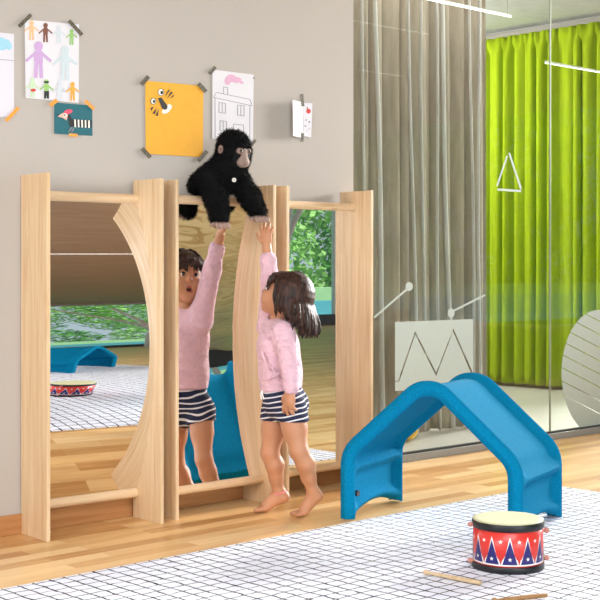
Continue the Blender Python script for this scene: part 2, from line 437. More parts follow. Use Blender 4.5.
# ================================================================ SETTING
WALL_Y = 4.316; GY = 4.55; WALL_END = 4.348; FX = 8.80
def struct(name, lo, hi, m, bevel=0):
    o = box(name, lo, hi, m, None, bevel); o['kind'] = 'structure'; return o
box('floor', (-5, -7.4, -.1), (18, GY - .035, 0), M['floor'], origin=(0, 0, 0))['kind'] = 'structure'
M['far_floor'] = mat('pale_grey_linoleum', 'C4C2BB', .35, .04, 4)
struct('floor_far_room', (4.3, GY - .035, -.1), (FX + .1, 10, -.002), M['far_floor'])
struct('wall_back', (-5, WALL_Y, 0), (WALL_END, GY - .02, 3.6), M['wall'])
struct('wall_left', (-1.7, 3.45, 0), (-1.6, WALL_Y, 3.6), M['wall'])
struct('baseboard_back', (-5, WALL_Y - .012, 0), (WALL_END, WALL_Y, .076), M['base'], .003)
struct('ceiling', (-5.1, -7.4, 3.6), (18, GY + .03, 3.7), M['ceiling'])
struct('ceiling_far_room', (4.3, GY + .03, 3.0), (FX + .1, 10, 3.1), M['concrete'])
struct('wall_above_glass', (4.3, GY + .03, 3.1), (FX + .1, GY + .1, 3.7), M['wall'])
struct('wall_far_right', (FX, 5.75, 0), (FX + .1, 10, 3.0), M['wall'])
struct('wall_far_back', (4.3, 10, 0), (FX + .1, 10.1, 3.0), M['wall'])
struct('wall_far_left', (4.2, GY, 0), (4.3, 10, 3.0), M['wall'])

# glazed partition: two panes, a low aluminium base frame, a slim vertical post beside the wall
def pane(name, x0, x1):
    bm = bmesh.new(); add_box(bm, (x0, GY - .005, .03), (x1, GY + .005, 3.59)); return bm_obj(name, bm, M['glass'], None, (x0, GY, 0))
jx = WY(550, 300, GY).x
for i, (a, b) in enumerate(((WALL_END + .03, jx - .002), (jx + .002, 9.0), (9.004, 14.0))):
    pane('window_%d' % (i + 1), a, b)['kind'] = 'structure'
struct('trim_1', (WALL_END, GY - .03, 0), (14, GY + .03, .036), M['metal'], .002)
struct('trim_2', (WALL_END, GY - .012, .036), (14, GY + .012, .046), M['dark'])
struct('trim_3', (WALL_END, GY - .03, .04), (WALL_END + .035, GY + .03, 3.6), M['metal'], .002)
struct('trim_4', (jx - .0025, GY - .0055, .046), (jx + .0025, GY + .0055, 3.6), mat('glass_joint', '9AA090', .3, .02, 20))

# the long window wall opposite (seen in the mirrors)
struct('wall_window_side', (-5, -7.4, 0), (18, -7.3, .18), mat('dark_sill', '4C5052', .6, .05, 10))
struct('wall_window_head', (-5, -7.4, 3.42), (18, -7.3, 3.6), M['wall'])
box('ground_play_surface', (-20, -10.9, -.15), (40, -7.6, -.13), mat('turquoise_play_surface', '7CC3D2', .5, .05, 3), origin=(10, -9, -.15))['kind'] = 'structure'
k = 5
for i in range(10):
    x = -5 + i * 2.555
    struct('trim_%d' % k, (x - .025, -7.38, .18), (x + .025, -7.30, 3.42), M['white_metal']); k += 1
for i in range(9):
    x = -5 + i * 2.555
    bm = bmesh.new(); add_box(bm, (x + .03, -7.345, .19), (x + 2.52, -7.335, 3.41)); bm_obj('window_%d' % (i + 4), bm, M['glass'], None, (x, -7.34, .19))['kind'] = 'structure'
box('ground', (-60, -70, -.25), (80, -7.4, -.15), M['lawn'], origin=(0, -7.4, -.2))['kind'] = 'structure'

# ================================================================ RUG
bm = bmesh.new(); add_box(bm, (.9, -.6, 0), (4.90, 3.60, .005), .0015)
props(bm_obj('rug', bm, M['rug'], None, (0, 0, 0)), 'large white rug with a thin black hand-drawn grid on the parquet floor', 'rug')

# ================================================================ MIRRORS
PER = .593; X0 = 2.548; BW = .5326; TH = .0155; FY = 4.108; BY = 4.305; HB = 1.352
def arc_y(kind, t):
    """where the mirror stands between the back (BY) and the front (FY) of the boards; t runs 0..1 up the sheet"""
    u = 2 * t - 1
    if kind == 'convex':   s, y_end, sg = .136, BY - .020, -1
    elif kind == 'concave': s, y_end, sg = .058, BY - .118, 1
    else: return BY - .080
    c = .575; R = (c * c + s * s) / (2 * s)
    return y_end + sg * (math.sqrt(R * R - (c * u) ** 2) - (R - s))
def mirror_unit(i, kind, label, yaw=0):
    x0 = X0 + PER * i; x1 = x0 + BW
    if yaw: x0 += .011; x1 -= .007
    t = empty('mirror_stand', ((x0 + x1) / 2, (FY + BY) / 2, 0), label, 'mirror', 'children\'s play mirrors in wooden stands')
    box('side_panel', (x0, FY, 0), (x0 + TH, BY, HB), M['board'], t, .002)
    box('side_panel', (x1 - TH, FY, 0), (x1, BY, HB), M['board'], t, .002)
    for z, tt in ((.10, 0), (1.278, 1)):
        y = arc_y(kind, tt)
        tube('crossbar', [(x0 + TH, y, z), ((x0 + x1) / 2, y, z), (x1 - TH, y, z)], .0185, M['bar'], t, 20)
    N = 72; bm = bmesh.new(); fr, bk = [], []
    for j in range(N + 1):
        q = j / N; z = .108 + q * (1.270 - .108); y = arc_y(kind, q)
        fr.append([bm.verts.new((x, y - .002, z)) for x in (x0 + TH, x1 - TH)]); bk.append([bm.verts.new((x, y + .004, z)) for x in (x0 + TH, x1 - TH)])
    for j in range(N):
        f = bm.faces.new((fr[j][0], fr[j][1], fr[j + 1][1], fr[j + 1][0])); f.smooth = True
        f = bm.faces.new((bk[j][1], bk[j][0], bk[j + 1][0], bk[j + 1][1])); f.smooth = True; f.material_index = 1
        for s in (0, 1):
            bm.faces.new((fr[j][s], fr[j + 1][s], bk[j + 1][s], bk[j][s])).material_index = 1
    for j in (0, N): bm.faces.new((fr[j][0], fr[j][1], bk[j][1], bk[j][0])).material_index = 1
    o = bm_obj('mirror_sheet', bm, [M['mirror_wavy' if kind == 'concave' else 'mirror'], M['metal']], t, sharp=40)
    o['label'] = {'convex': 'outward bulging silver mirror sheet', 'concave': 'inward curving silver mirror sheet', 'flat': 'flat silver mirror sheet'}[kind]
    t.rotation_euler.z = math.radians(yaw)
    if yaw: t.location.y -= .006
    return t
mirror_unit(0, 'convex', 'leftmost wooden play mirror with outward curved sheet reflecting the drum and windows', -2.8)
mirror_unit(1, 'concave', 'middle wooden play mirror with inward curved sheet, plush ape on its top bar')
mirror_unit(2, 'flat', 'rightmost wooden play mirror with flat sheet, between the child and the glass partition')

# ================================================================ CURTAINS
def pleats(name, path0, path1, z0, z1, period, amp, m, parent, seed=0, nz=26, gather=None, phase=0, hemwave=.0):
    r = np.random.default_rng(seed)
    p0, p1 = Vector(path0), Vector(path1); L = (p1 - p0).length; d = (p1 - p0) / L; nrm = Vector((-d.y, d.x, 0))
    nx = int(L / period * 14); k = int(L / period) + 3
    jit = r.normal(0, .22, k); am = 1 + r.normal(0, .22, k); sway = r.normal(0, .35, k)
    bm = bmesh.new(); rows = []
    for j in range(nz + 1):
        q = j / nz; row = []
        for i in range(nx + 1):
            s = i / nx * L; u = s / period
            a = int(u); f = u - a
            jj = jit[a] * (1 - f) + jit[a + 1] * f; aa = am[a] * (1 - f) + am[a + 1] * f; sw = sway[a] * (1 - f) + sway[a + 1] * f
            ph = 2 * PI * (u + jj) + phase + sw * (1 - q) * 1.2
            w_ = math.sin(ph) + .25 * math.sin(2.3 * ph + sw * 3)
            A = amp * aa * (1.15 - .35 * q)
            z = z0 + (z1 - z0) * q
            if j == 0: z += hemwave * math.sin(ph * .5)
            if gather and q > .955: A *= .55; w_ = math.sin(ph * 2)
            row.append(bm.verts.new(p0 + d * (s + .25 * amp * math.cos(ph)) + nrm * (A * w_) + Vector((0, 0, z))))
        rows.append(row)
    for j in range(nz):
        for i in range(nx): bm.faces.new((rows[j][i], rows[j][i + 1], rows[j + 1][i + 1], rows[j + 1][i])).smooth = True
    o = bm_obj(name, bm, m, parent, smooth=True)
    sd = o.modifiers.new('thickness', 'SOLIDIFY'); sd.thickness = .004
    return o
CY = 5.26
gc = empty('curtain', (5.5, CY, 0), 'taupe floor-length curtain with white strips for sunlit edges, hanging behind the glass partition', 'curtain')
ge = WY(487, 300, CY).x
pleats('curtain_cloth', (4.45, CY, 0), (ge, CY, 0), .012, 2.94, .15, .035, M['grey_curtain'], gc, 3)
tube('curtain_rail', [(4.35, CY, 2.96), (6.9, CY, 2.96)], .012, M['white_metal'], gc)
for (xt, xb, wd) in ((363, 364, .008), (375, 385, .026), (408, 418, .010), (421, 425, .008), (436, 440, .008), (441, 453, .028), (470, 475, .008), (479, 480, .007)):  # white strips stand in for sunlit gaps and fold edges
    bm = bmesh.new(); rows = []
    for j in range(25):
        q = j / 24; px = xb + (xt - xb) * q + 1.0 * math.sin(q * 7 + xt)
        c = WY(px, 300, CY - .062); z = .012 + q * 2.92
        ww = wd * (1.25 - .6 * q)
        rows.append([bm.verts.new((c.x + dx * ww, CY - .062 + dy, z)) for dx, dy in ((-.5, .012), (-.2, -.006), (.2, -.008), (.5, .012))])
    for j in range(24):
        for a in range(3): bm.faces.new((rows[j][a], rows[j][a + 1], rows[j + 1][a + 1], rows[j + 1][a])).smooth = True
    o = bm_obj('sunlit_strip', bm, M['sunlit_edge'], gc, smooth=True); o.modifiers.new('thickness', 'SOLIDIFY').thickness = .003
    o['label'] = 'white strip standing for a sunlit line in the curtain'

lc = empty('curtain', (8.7, 6.4, 0), 'lime green floor-length curtain on the far wall of the glazed room', 'curtain')
pleats('curtain_cloth', (8.69, 7.25, 0), (8.69, 5.78, 0), .03, 2.93, .118, .050, M['green_curtain'], lc, 11, 40, True)
o = tube('curtain_rail', [(8.69, 7.3, 2.965), (8.69, 5.76, 2.965)], .006, M['metal'], lc)

# ================================================================ GLASS FILM FIGURES
def flat_poly(bm, pts3, th, nrm, mi=0):
    """polygon (3d points, planar) with a little thickness along nrm"""
    vs = [bm.verts.new(Vector(p)) for p in pts3]; f = bm.faces.new(vs); f.material_index = mi
    r = bmesh.ops.extrude_face_region(bm, geom=[f]); nv = [x for x in r['geom'] if isinstance(x, bmesh.types.BMVert)]
    bmesh.ops.translate(bm, verts=nv, vec=Vector(nrm) * th)
    for v in nv:
        for ff in v.link_faces: ff.material_index = mi
def stroke(p, q, wd):
    p, q = Vector((p[0], p[1])), Vector((q[0], q[1])); d = (q - p).normalized(); n = Vector((-d.y, d.x)) * wd / 2
    return [p + n, q + n, q - n, p - n]
def disc(c, rx, ry=None, n=24, rot=0):
    ry = ry or rx
    return [(c[0] + rx * math.cos(a) * math.cos(rot) - ry * math.sin(a) * math.sin(rot), c[1] + rx * math.cos(a) * math.sin(rot) + ry * math.sin(a) * math.cos(rot)) for a in [2 * PI * i / n for i in range(n)]]
GF = GY - .0052
def gl(name, shapes, label, cat, m=None):
    """frosted film on the room side of the glass; shapes given in photo pixels, laid on the glass"""
    bm = bmesh.new()
    for s in shapes: flat_poly(bm, [WY(p[0], p[1], GF) for p in s], .0012, (0, -1, 0))
    c = WY(*shapes[0][0][:2], GF)
    return props(bm_obj(name, bm, m or M['decal'], None, tuple(c)), label, cat)
# rectangle cut by two zigzag lines: built as the pieces between the cuts
def cut_strip(poly_pts): return poly_pts
L0, T0, R0, B0 = 395, 322, 473, 391
zz = [(399, 381), (415, 333), (436, 375), (453, 330), (472, 377)]
g = .55
upper = [(L0, T0), (R0, 319), (R0, 377 - 4)] + [(zz[3][0] + .2, zz[3][1] - 1.5), (zz[2][0], zz[2][1] - 2.6), (zz[1][0], zz[1][1] - 1.8), (zz[0][0] - 1.2, zz[0][1]), (L0, zz[0][1])]
low1 = [(L0, B0), (L0, zz[0][1] + .8), (zz[0][0] + .1, zz[0][1] + .6), (zz[1][0], zz[1][1] + 1.8), (zz[2][0], zz[2][1] + 1.2), (zz[3][0], zz[3][1] + 1.8), (R0, 378), (R0, 388)]
gl('window_film', [upper, low1], 'frosted rectangle with two cut V shapes stuck on the glass partition', 'window film')
gl('window_film', [disc((409, 286.5), 3.6, 4.4), stroke((407, 289), (374, 317.5), 1.8)], 'frosted dot with a slanting stalk, left one above the cut rectangle', 'window film')
gl('window_film', [disc((451, 313), 3.4, 4.6), stroke((453, 311), (485, 295), 1.8)], 'frosted dot with a slanting stalk, right one nearer the green curtain', 'window film')
gl('window_film', [stroke((507, 156), (497, 186), 1.6), stroke((509, 153), (521, 189), 1.8), stroke((497.5, 189.5), (521, 191), 2.2)], 'thin open triangle of frosted strips on the glass before the green curtain', 'window film')
# oval cut by slanting slots, built as slanted bands with narrow gaps
bm_polys = []
cx, cy, rx, ry = 599, 373, 37.5, 63
def oval_band(y_lo, y_hi):
    """part of the oval between two slanted lines y = y0 + .52 (x - cx)"""
    pts = []
    for i in range(220):
        a = 2 * PI * i / 220; x, y = cx + rx * math.cos(a), cy + ry * math.sin(a)
        y = cy + ry * math.sin(a); e = y - .52 * (x - cx)
        pts.append((x, y, e))
    out = []
    n = len(pts)
    for i in range(n):
        p, q = pts[i], pts[(i + 1) % n]
        if y_lo <= p[2] <= y_hi: out.append((p[0], p[1]))
        for lim in (y_lo, y_hi):
            if (p[2] - lim) * (q[2] - lim) < 0:
                t = (lim - p[2]) / (q[2] - p[2]); out.append((p[0] + (q[0] - p[0]) * t, p[1] + (q[1] - p[1]) * t))
    return out
edges = [cy - 80] + [cy - 52 + 13.2 * i for i in range(8)] + [cy + 90]
for a, b in zip(edges, edges[1:]):
    s = oval_band(a + .45, b - .45)
    if len(s) > 2: bm_polys.append(s)
gl('window_film', bm_polys, 'large frosted oval with slanting slots stuck on the right of the glass', 'window film')

# ================================================================ PENDANT LAMPS
def lamp(p0, p1, label, cords=(.08, .92), group='linear pendant lamps'):
    p0, p1 = Vector(p0), Vector(p1)
    t = empty('pendant_lamp', tuple((p0 + p1) / 2), label, 'lamp', group)
    tube('light_tube', [p0, p1], .0028, M['tube'], t, 10)
    tube('housing', [p0 + Vector((0, 0, .013)), p1 + Vector((0, 0, .009))], .0045, M['white_metal'], t, 8)
    for q in cords:
        c = p0.lerp(p1, q); tube('cord', [c + Vector((0, 0, .018)), (c.x, c.y, 3.0 if c.y > GY else 3.6)], .0022, M['metal'], t, 6)
a = WY(545, 63, 5.6); lamp(a, (8.62, 5.6, a.z), 'thin white linear lamp hanging right in front of the green curtain', (.05, .9))
a = WY(421, 0, 5.0); b = WY(511, 17, 5.0); lamp((a.x - .3, 5.0, b.z), (b.x, 5.0, b.z), 'thin white linear lamp hanging high in front of the taupe curtain', (.1, .97))
lamp((7.31, 1.9, 2.55), (7.82, 1.9, 2.55), 'short linear lamp mirrored on the glass beside the wall end')
for y, wh_ in ((.7, 'over the middle of the room'),):
    lamp((1.5, y, 3.25), (9.5, y, 3.25), 'long linear lamp seen as white line in mirrors, ' + wh_)

# ================================================================ DRAWINGS ON THE WALL
def drawing(name, outline, m, label, cat, figures=(), tapes=(), lift=.0015):
    """outline and figures in photo pixels, laid flat on the wall"""
    Y = WALL_Y - lift
    c = WY(sum(p[0] for p in outline) / len(outline), sum(p[1] for p in outline) / len(outline), WALL_Y)
    t = empty(name, tuple(c), label, cat, 'paper sheets taped to the wall')
    bm = bmesh.new(); flat_poly(bm, [WY(*p, Y) for p in outline], .0008, (0, -1, 0)); bm_obj('paper', bm, m, t)
    for k_, (nm, mm, shapes) in enumerate(figures):
        bm = bmesh.new()
        for i, s in enumerate(shapes):
            flat_poly(bm, [WY(p[0], p[1], Y - .0008 - .00025 * (k_ * .5 + i * .06)) for p in s], .0004, (0, -1, 0))
            if nm in ('pupil', 'eye', 'eye_spot', 'whisker_stripe', 'white_stripe', 'dog_leg', 'clothing') and i < len(shapes) - 1:
                bm_obj(nm, bm, mm, t); bm = bmesh.new()
        bm_obj(nm, bm, mm, t)
    for i, (p, q, wd, mm) in enumerate(tapes):
        bm = bmesh.new(); flat_poly(bm, [WY(v[0], v[1], Y - .003) for v in stroke(p, q, wd)], .0006, (0, -1, 0)); bm_obj('tape_strip', bm, mm, t)
    return t
def doll(x, y, h, arms=True):
    """a paper-doll figure, head top at (x,y), total height h"""
    s = h / 80
    out = [disc((x, y + 10 * s), 9.5 * s, 10.5 * s, 14)]
    out.append([(x - 6 * s, y + 19 * s), (x + 6 * s, y + 19 * s), (x + 10.5 * s, y + 24 * s), (x + 9 * s, y + 48 * s), (x - 9 * s, y + 48 * s), (x - 10.5 * s, y + 24 * s)])
    out.append([(x - 9 * s, y + 47 * s), (x - .6 * s, y + 47 * s), (x - 2.5 * s, y + 79 * s), (x - 10 * s, y + 79 * s)])
    out.append([(x + .6 * s, y + 47 * s), (x + 9 * s, y + 47 * s), (x + 10 * s, y + 79 * s), (x + 2.5 * s, y + 79 * s)])
    if arms:
        out.append([(x - 10 * s, y + 24 * s), (x - 8 * s, y + 30 * s), (x - 26 * s, y + 45 * s), (x - 29 * s, y + 40 * s)])
        out.append([(x + 10 * s, y + 24 * s), (x + 8 * s, y + 30 * s), (x + 26 * s, y + 45 * s), (x + 29 * s, y + 40 * s)])
    return out
def line_path(pts, wd=.7, close=False):
    pts = list(pts) + ([pts[0]] if close else [])
    return [stroke(a, b, wd) for a, b in zip(pts, pts[1:])]

drawing('drawing', [(-14, 31), (14, 34), (14, 116), (-14, 118)], M['paper_cool'], 'white sheet with a pale blue cloud, cut off at the far left of the wall', 'drawing',
        [('cloud', M['cloud'], [disc((5, 44), 6, 5), disc((0, 42), 6, 5), disc((9, 46), 3, 4), disc((2, 47), 5, 3.5)]),
         ('pencil_line', M['pencil'], [stroke((-14, 58.5), (14, 60.5), .5)])], [((6, 121), (18.5, 107.5), 3.6, M['tape_orange'])])
drawing('drawing', [(24.6, 19.5), (79, 24.5), (78.6, 103), (25.6, 98)], M['paper'], 'white sheet with rows of coloured paper-doll figures holding hands', 'drawing',
        [('figure', M['peach'], doll(31.5, 20.5, 20)), ('figure', M['brown'], doll(45.5, 23, 19.5)), ('figure', M['silver'], doll(58.7, 25.5, 18)), ('figure', M['lime'], doll(71.5, 29, 16)),
         ('figure', M['mauve'], doll(38.5, 41.5, 37)), ('figure', M['mist'], doll(65, 46, 35)),
         ('figure', M['mint'], doll(32.5, 78, 19.5)), ('figure', M['lime'], doll(46.5, 79.5, 19.5)), ('figure', M['silver'], doll(60, 81.5, 19)), ('figure', M['amber'], doll(72.5, 82, 19)),
         ('red_pants', M['red'], [disc((33.2, 90.2), 2.7, 1.5, 12)]), ('clothing', M['ink'], [[(44, 91), (49, 91), (49, 98.6), (46.8, 98.6), (46.5, 94), (46, 98.6), (44, 98.4)], [(43.8, 81), (49, 81.4), (48.6, 83.2), (44, 83)]])],
        [((18.8, 26.6), (31, 14.6), 3.6, M['tape_dark']), ((68.8, 20.6), (82, 35), 3.6, M['tape_dark'])])
body = [[(67.5, 114), (70.3, 115), (72, 121), (74.5, 126), (71, 127.5), (69.2, 125)], [(70.8, 119), (91.6, 120.4), (91.4, 128), (72.4, 126.6)]]
drawing('picture_card', [(54.2, 102.4), (92.2, 105.6), (92.4, 135.8), (54.2, 133.6)], M['teal_paper'], 'small teal card with a striped long dog under the paper-doll sheet', 'picture card',
        [('dog_body', M['ink'], body), ('dog_head', M['flesh'], [[(57.5, 116.5), (61.5, 113.5), (66, 111.8), (68, 115), (66.5, 120.4), (63, 117.8)]]), ('dog_cap', M['rose'], [disc((68.2, 111.7), 4.4, 2.3, 16, -.2)]),
         ('white_stripe', M['cream'], [[(74.2 + 3.5 * i, 119.4 + .25 * i), (75.7 + 3.5 * i, 119.5 + .25 * i), (76 + 3.45 * i, 127.2 + .2 * i), (74.5 + 3.45 * i, 127.1 + .2 * i)] for i in range(5)]),
         ('dog_eye', M['cream'], [disc((65.2, 115.2), 1.5, 2, 12)]), ('pupil', M['ink'], [disc((64.8, 115.2), .8, 1.1, 10)]), ('dog_nose', M['ink'], [disc((58, 115), 1, .8, 10)]),
         ('dog_leg', M['pencil'], [stroke((72.2, 127), (68.4, 131.8), 1), stroke((74.2, 127.6), (71.6, 131.8), 1)])],
        [((50, 105.6), (57, 100), 4, M['tape_orange']), ((85, 100.6), (94, 109.2), 3.2, M['tape_orange']), ((69, 134.8), (77.4, 135.4), 3, M['tape_orange'])])
wh = []
drawing('picture_sheet', [(145.2, 80.6), (203.2, 86), (202.8, 157.2), (145.6, 153.8)], M['yellow_paper'], 'yellow sheet with a small wild-cat face in its upper left corner', 'picture sheet',
        [('eye', M['cream'], [disc((161, 92.2), 3, 3.4, 16), disc((153.4, 101.2), 2.7, 3, 16)]),
         ('eye_ring', M['ink'], line_path(disc((161, 92.2), 3, 3.4, 14), .5, True)), ('eye_ring', M['ink'], line_path(disc((153.4, 101.2), 2.7, 3, 14), .5, True)), ('eye_spot', M['ink'], [disc((161.8, 92.6), 1.5, 1.8, 12), disc((154, 101.4), 1.3, 1.6, 12)]),
         ('muzzle', M['cream'], [disc((166, 110.5), 4.6, 2.8, 12, -.5), disc((169.2, 107), 2.6, 2.8, 12)]),
         ('nose', M['ink'], [[(158, 98.2), (161.4, 97.4), (167.6, 106), (167, 109), (164.4, 110), (161.8, 108)]]),
         ('whisker_stripe', M['ink'], [[(164.6, 97.2), (170.6, 89.4), (168.4, 90)], [(167, 98.8), (173, 92.4), (171, 91.6)], [(169.8, 99.2), (174, 96), (173.4, 94.4)], [(150.4, 108), (154, 106.4), (151.4, 111)], [(152.4, 113.6), (156.6, 107.6), (155, 114)], [(155.6, 115.8), (158.6, 108.8), (158, 116)]])],
        [((141.2, 84.6), (148.6, 76.4), 4.2, M['tape_dark']), ((198.4, 83.4), (206, 91.8), 4, M['tape_dark']), ((142, 148.4), (150.4, 157.4), 4, M['tape_dark']), ((198, 161.4), (207, 151), 4, M['tape_dark'])])
hp = line_path([(213.6, 97.4), (216.4, 92.4), (250, 99.4), (252, 105.8)], .5, True) + line_path([(215, 98), (215.2, 138)], .5) + line_path([(250, 105), (249.6, 146)], .5)
hp += line_path([(223.4, 94), (223.6, 87), (227.8, 87.6), (227.6, 95)], .5) + line_path([(216, 138), (249.6, 146)], .5)
for (x, y) in ((219, 102.4), (237.6, 105), (220, 120.6)):
    hp += line_path([(x, y), (x + 6.6, y + .9), (x + 6.4, y + 11), (x, y + 10)], .5, True) + line_path([(x + 3.2, y + .5), (x + 3.2, y + 10.5)], .45)
hp += line_path([(233.6, 124), (243.6, 125), (243.4, 142)], .5) + line_path([(233.6, 124), (233.4, 140)], .5)
drawing('drawing', [(212.4, 69.6), (253.6, 74.6), (253, 141), (212.2, 138.6)], M['paper'], 'white sheet with a pencil house and pink smoke, behind the plush ape', 'drawing',
        [('house', M['pencil'], hp), ('smoke', M['blush'], [disc((231, 78.4), 5, 4, 14), disc((236.6, 80), 5, 3, 14), disc((227.6, 81), 3, 4, 12), disc((241.6, 82.6), 2, 1.4, 10)])],
        [((209.6, 74), (215.4, 66.8), 3.4, M['tape_dark']), ((251, 146), (255.4, 139.8), 3, M['tape_dark']), ((253.6, 77.2), (254, 79), 1, M['tape_dark'])])
# the small folded card: two leaves standing off the wall
t = empty('drawing', tuple(WY(302, 117, WALL_Y)), 'small folded white card with a red mark, standing off the wall under dark tape', 'drawing', 'paper sheets taped to the wall')
Yc = WALL_Y - .03
bm = bmesh.new()
A, B, C_, D_ = WY(292.6, 100, Yc), WY(303.4, 102.6, WALL_Y - .012), WY(303, 138, WALL_Y - .012), WY(293, 136, Yc)
flat_poly(bm, [A, B, C_, D_], .0008, (0, -1, 0)); bm_obj('paper', bm, M['paper'], t)
bm = bmesh.new(); flat_poly(bm, [WY(303.8, 102.8, WALL_Y - .0125), WY(312.4, 103.4, WALL_Y - .012), WY(311, 137.6, WALL_Y - .012), WY(303.4, 136, WALL_Y - .0125)], .0008, (0, -1, 0)); bm_obj('paper', bm, M['paper_cool'], t)
bm = bmesh.new()
for s in (disc((308.6, 111.2), 2.2, 2.4, 12), stroke((307.6, 110), (307.4, 107), .9)): flat_poly(bm, [WY(p[0], p[1], WALL_Y - .0135) for p in s], .0004, (0, -1, 0))
bm_obj('red_mark', bm, M['red'], t)
bm = bmesh.new()
for (x, y, r) in ((306, 120, .8), (309.4, 122, 1), (305.4, 126, .9), (309, 129, .6), (306.4, 131, .5)): flat_poly(bm, [WY(p[0], p[1], WALL_Y - .0135) for p in disc((x, y), r, r, 8)], .0004, (0, -1, 0))
bm_obj('pencil_mark', bm, M['pencil'], t)
for p, q in (((301.8, 94), (302.8, 106.4)), ((302.4, 133), (302, 141.6))):
    bm = bmesh.new(); flat_poly(bm, [WY(v[0], v[1], WALL_Y - .0165) for v in stroke(p, q, 3)], .0006, (0, -1, 0)); bm_obj('tape_strip', bm, M['tape_dark'], t)

# ================================================================ BLUE ARCH
def arch(name, corner, udir, L, D_, label, H=.56, knee=.272, zb=.0056):
    """moulded arch: a dumbbell section (thick rims, thin web) swept along a house-shaped path"""
    c = Vector(corner); u = Vector(udir).normalized(); v = Vector((-u.y, u.x, 0)); r = .029
    raw = [(r, 0), (r, knee - .01), (L / 2 - .045, H - r), (L / 2 + .045, H - r), (L - r, knee - .01), (L - r, 0)]
    P2 = [Vector(raw[0])]
    for i in range(1, len(raw) - 1):
        a, b, d = Vector(raw[i - 1]), Vector(raw[i]), Vector(raw[i + 1])
        f = .055 if i in (1, 4) else .04
        s, e = b + (a - b).normalized() * f, b + (d - b).normalized() * f
        for k_ in range(7):
            t_ = k_ / 6; P2.append(s * (1 - t_) ** 2 + b * 2 * t_ * (1 - t_) + e * t_ * t_)
    P2.append(Vector(raw[-1]))
    # dense resample
    pts = []
    for a, b in zip(P2, P2[1:]):
        m_ = max(1, int((b - a).length / .012))
        for i in range(m_): pts.append(a.lerp(b, i / m_))
    pts.append(P2[-1])
    s_acc = [0]
    for a, b in zip(pts, pts[1:]): s_acc.append(s_acc[-1] + (b - a).length)
    tot = s_acc[-1]
    def near(s, s0, w_): return math.exp(-((s - s0) / w_) ** 2)
    s_knee = knee - .01 + 0.0
    bm = bmesh.new(); rings = []
    NV = 56
    for i, p in enumerate(pts):
        d = (pts[min(i + 1, len(pts) - 1)] - pts[max(i - 1, 0)]).normalized(); nn = Vector((-d.y, d.x))    # outward (up / outside) normal
        s = s_acc[i]
        half = .003 + .033 * (near(s, .205, .024) + near(s, tot - .205, .024)) + .024 * (near(s, .03, .026) + near(s, tot - .03, .026)) + .006 * near(s, tot / 2, .05)
        prof = []
        for side in (1, -1):
            for j in range(NV + 1):
                q = j / NV; x = (q if side == 1 else 1 - q) * D_
                e = min(x, D_ - x)
                if e < r: h = math.sqrt(max(0, r * r - (r - e) ** 2)) * 1.08
                else:
                    q_ = min(1, (e - r * .8) / .050); h = r * 1.06 + (half - r * 1.06) * q_ * q_ * (3 - 2 * q_)
                prof.append((x, side * max(h, .0005)))
        ring = []
        for x, h in prof:
            q2 = p + nn * h
            z = q2.y
            lift = .045 * max(0, 1 - ((x - D_ / 2) / (D_ / 2 - .03)) ** 2) * max(0, 1 - q2.y / .14)
            w3 = c + u * q2.x + v * x + Vector((0, 0, zb + z + lift))
            ring.append(bm.verts.new(w3))
        rings.append(ring)
    n = len(rings[0])
    for a, b in zip(rings, rings[1:]):
        for k_ in range(n): bm.faces.new((a[k_], a[(k_ + 1) % n], b[(k_ + 1) % n], b[k_])).smooth = True
    for rr in (rings[0], rings[-1]): bm.faces.new(rr)
    bmesh.ops.remove_doubles(bm, verts=bm.verts, dist=.0004)
    o = bm_obj(name, bm, M['blue'], None, (c.x, c.y, 0), sharp=60)
    props(o, label, 'play arch')
    return o, c, u, v
cL = W(338.5, 520, 5.164); cL.z = 0
cR = W(521, 540, 4.79); cR.z = 0
uu = (cR - cL); LL = uu.length
uu = uu.normalized()
ao, c, u, v = arch('play_arch', cL, uu, LL, .495, 'blue moulded plastic play arch standing at the edge of the rug')
p = c + u * .02 + v * .07 + Vector((0, 0, .10))
tube('bolt_knob', [p + u * .012, p + u * .034], .012, M['dark'], ao, 14)['label'] = 'black screw knob'
arch('play_arch', (3.80, .98, 0), (.75, -.66, 0), .78, .535, 'second blue play arch, seen only in the leftmost mirror above the drum')

# ================================================================ DRUM
dc = W(508, 568, 4.346); dc.z = .005; DR = .116; DH = .162
dr = empty('toy_drum', tuple(dc), 'red toy drum with blue triangles and white stars standing on the rug', 'drum')
bm = bmesh.new()
def cylv(a, z, off=0): return (dc.x + (DR + off) * math.cos(a), dc.y + (DR + off) * math.sin(a), dc.z + z)
def ring_strip(bm, z0, z1, off, mi, n=96, off1=None):
    off1 = off if off1 is None else off1
    A = [bm.verts.new(cylv(2 * PI * i / n, z0, off)) for i in range(n)]; B = [bm.verts.new(cylv(2 * PI * i / n, z1, off1)) for i in range(n)]
    for i in range(n):
        f = bm.faces.new((A[i], A[(i + 1) % n], B[(i + 1) % n], B[i])); f.material_index = mi; f.smooth = True
    return A, B
A, B = ring_strip(bm, .006, DH - .010, 0, 0); bm.faces.new(A); bm.faces.new(B)
def wrap(bm, pts, off, mi):
    """polygon in (arc length, height) wrapped onto the shell; fan of small pieces"""
    vs = [bm.verts.new(cylv(x / DR, z, off)) for x, z in pts]
    bm.faces.new(vs).material_index = mi
def wrap_tri(bm, x0, x1, z0, xt, z1, off, mi, rows=1, cols=6):
    for i in range(cols):
        a, b = x0 + (x1 - x0) * i / cols, x0 + (x1 - x0) * (i + 1) / cols
        wrap(bm, [(a, z0), (b, z0), (xt, z1)], off, mi)
ring_strip(bm, .026, .030, .0006, 2)
NT = 12; per = 2 * PI * DR / NT; ph0 = math.atan2(-FWD.y, -FWD.x) * DR - .012
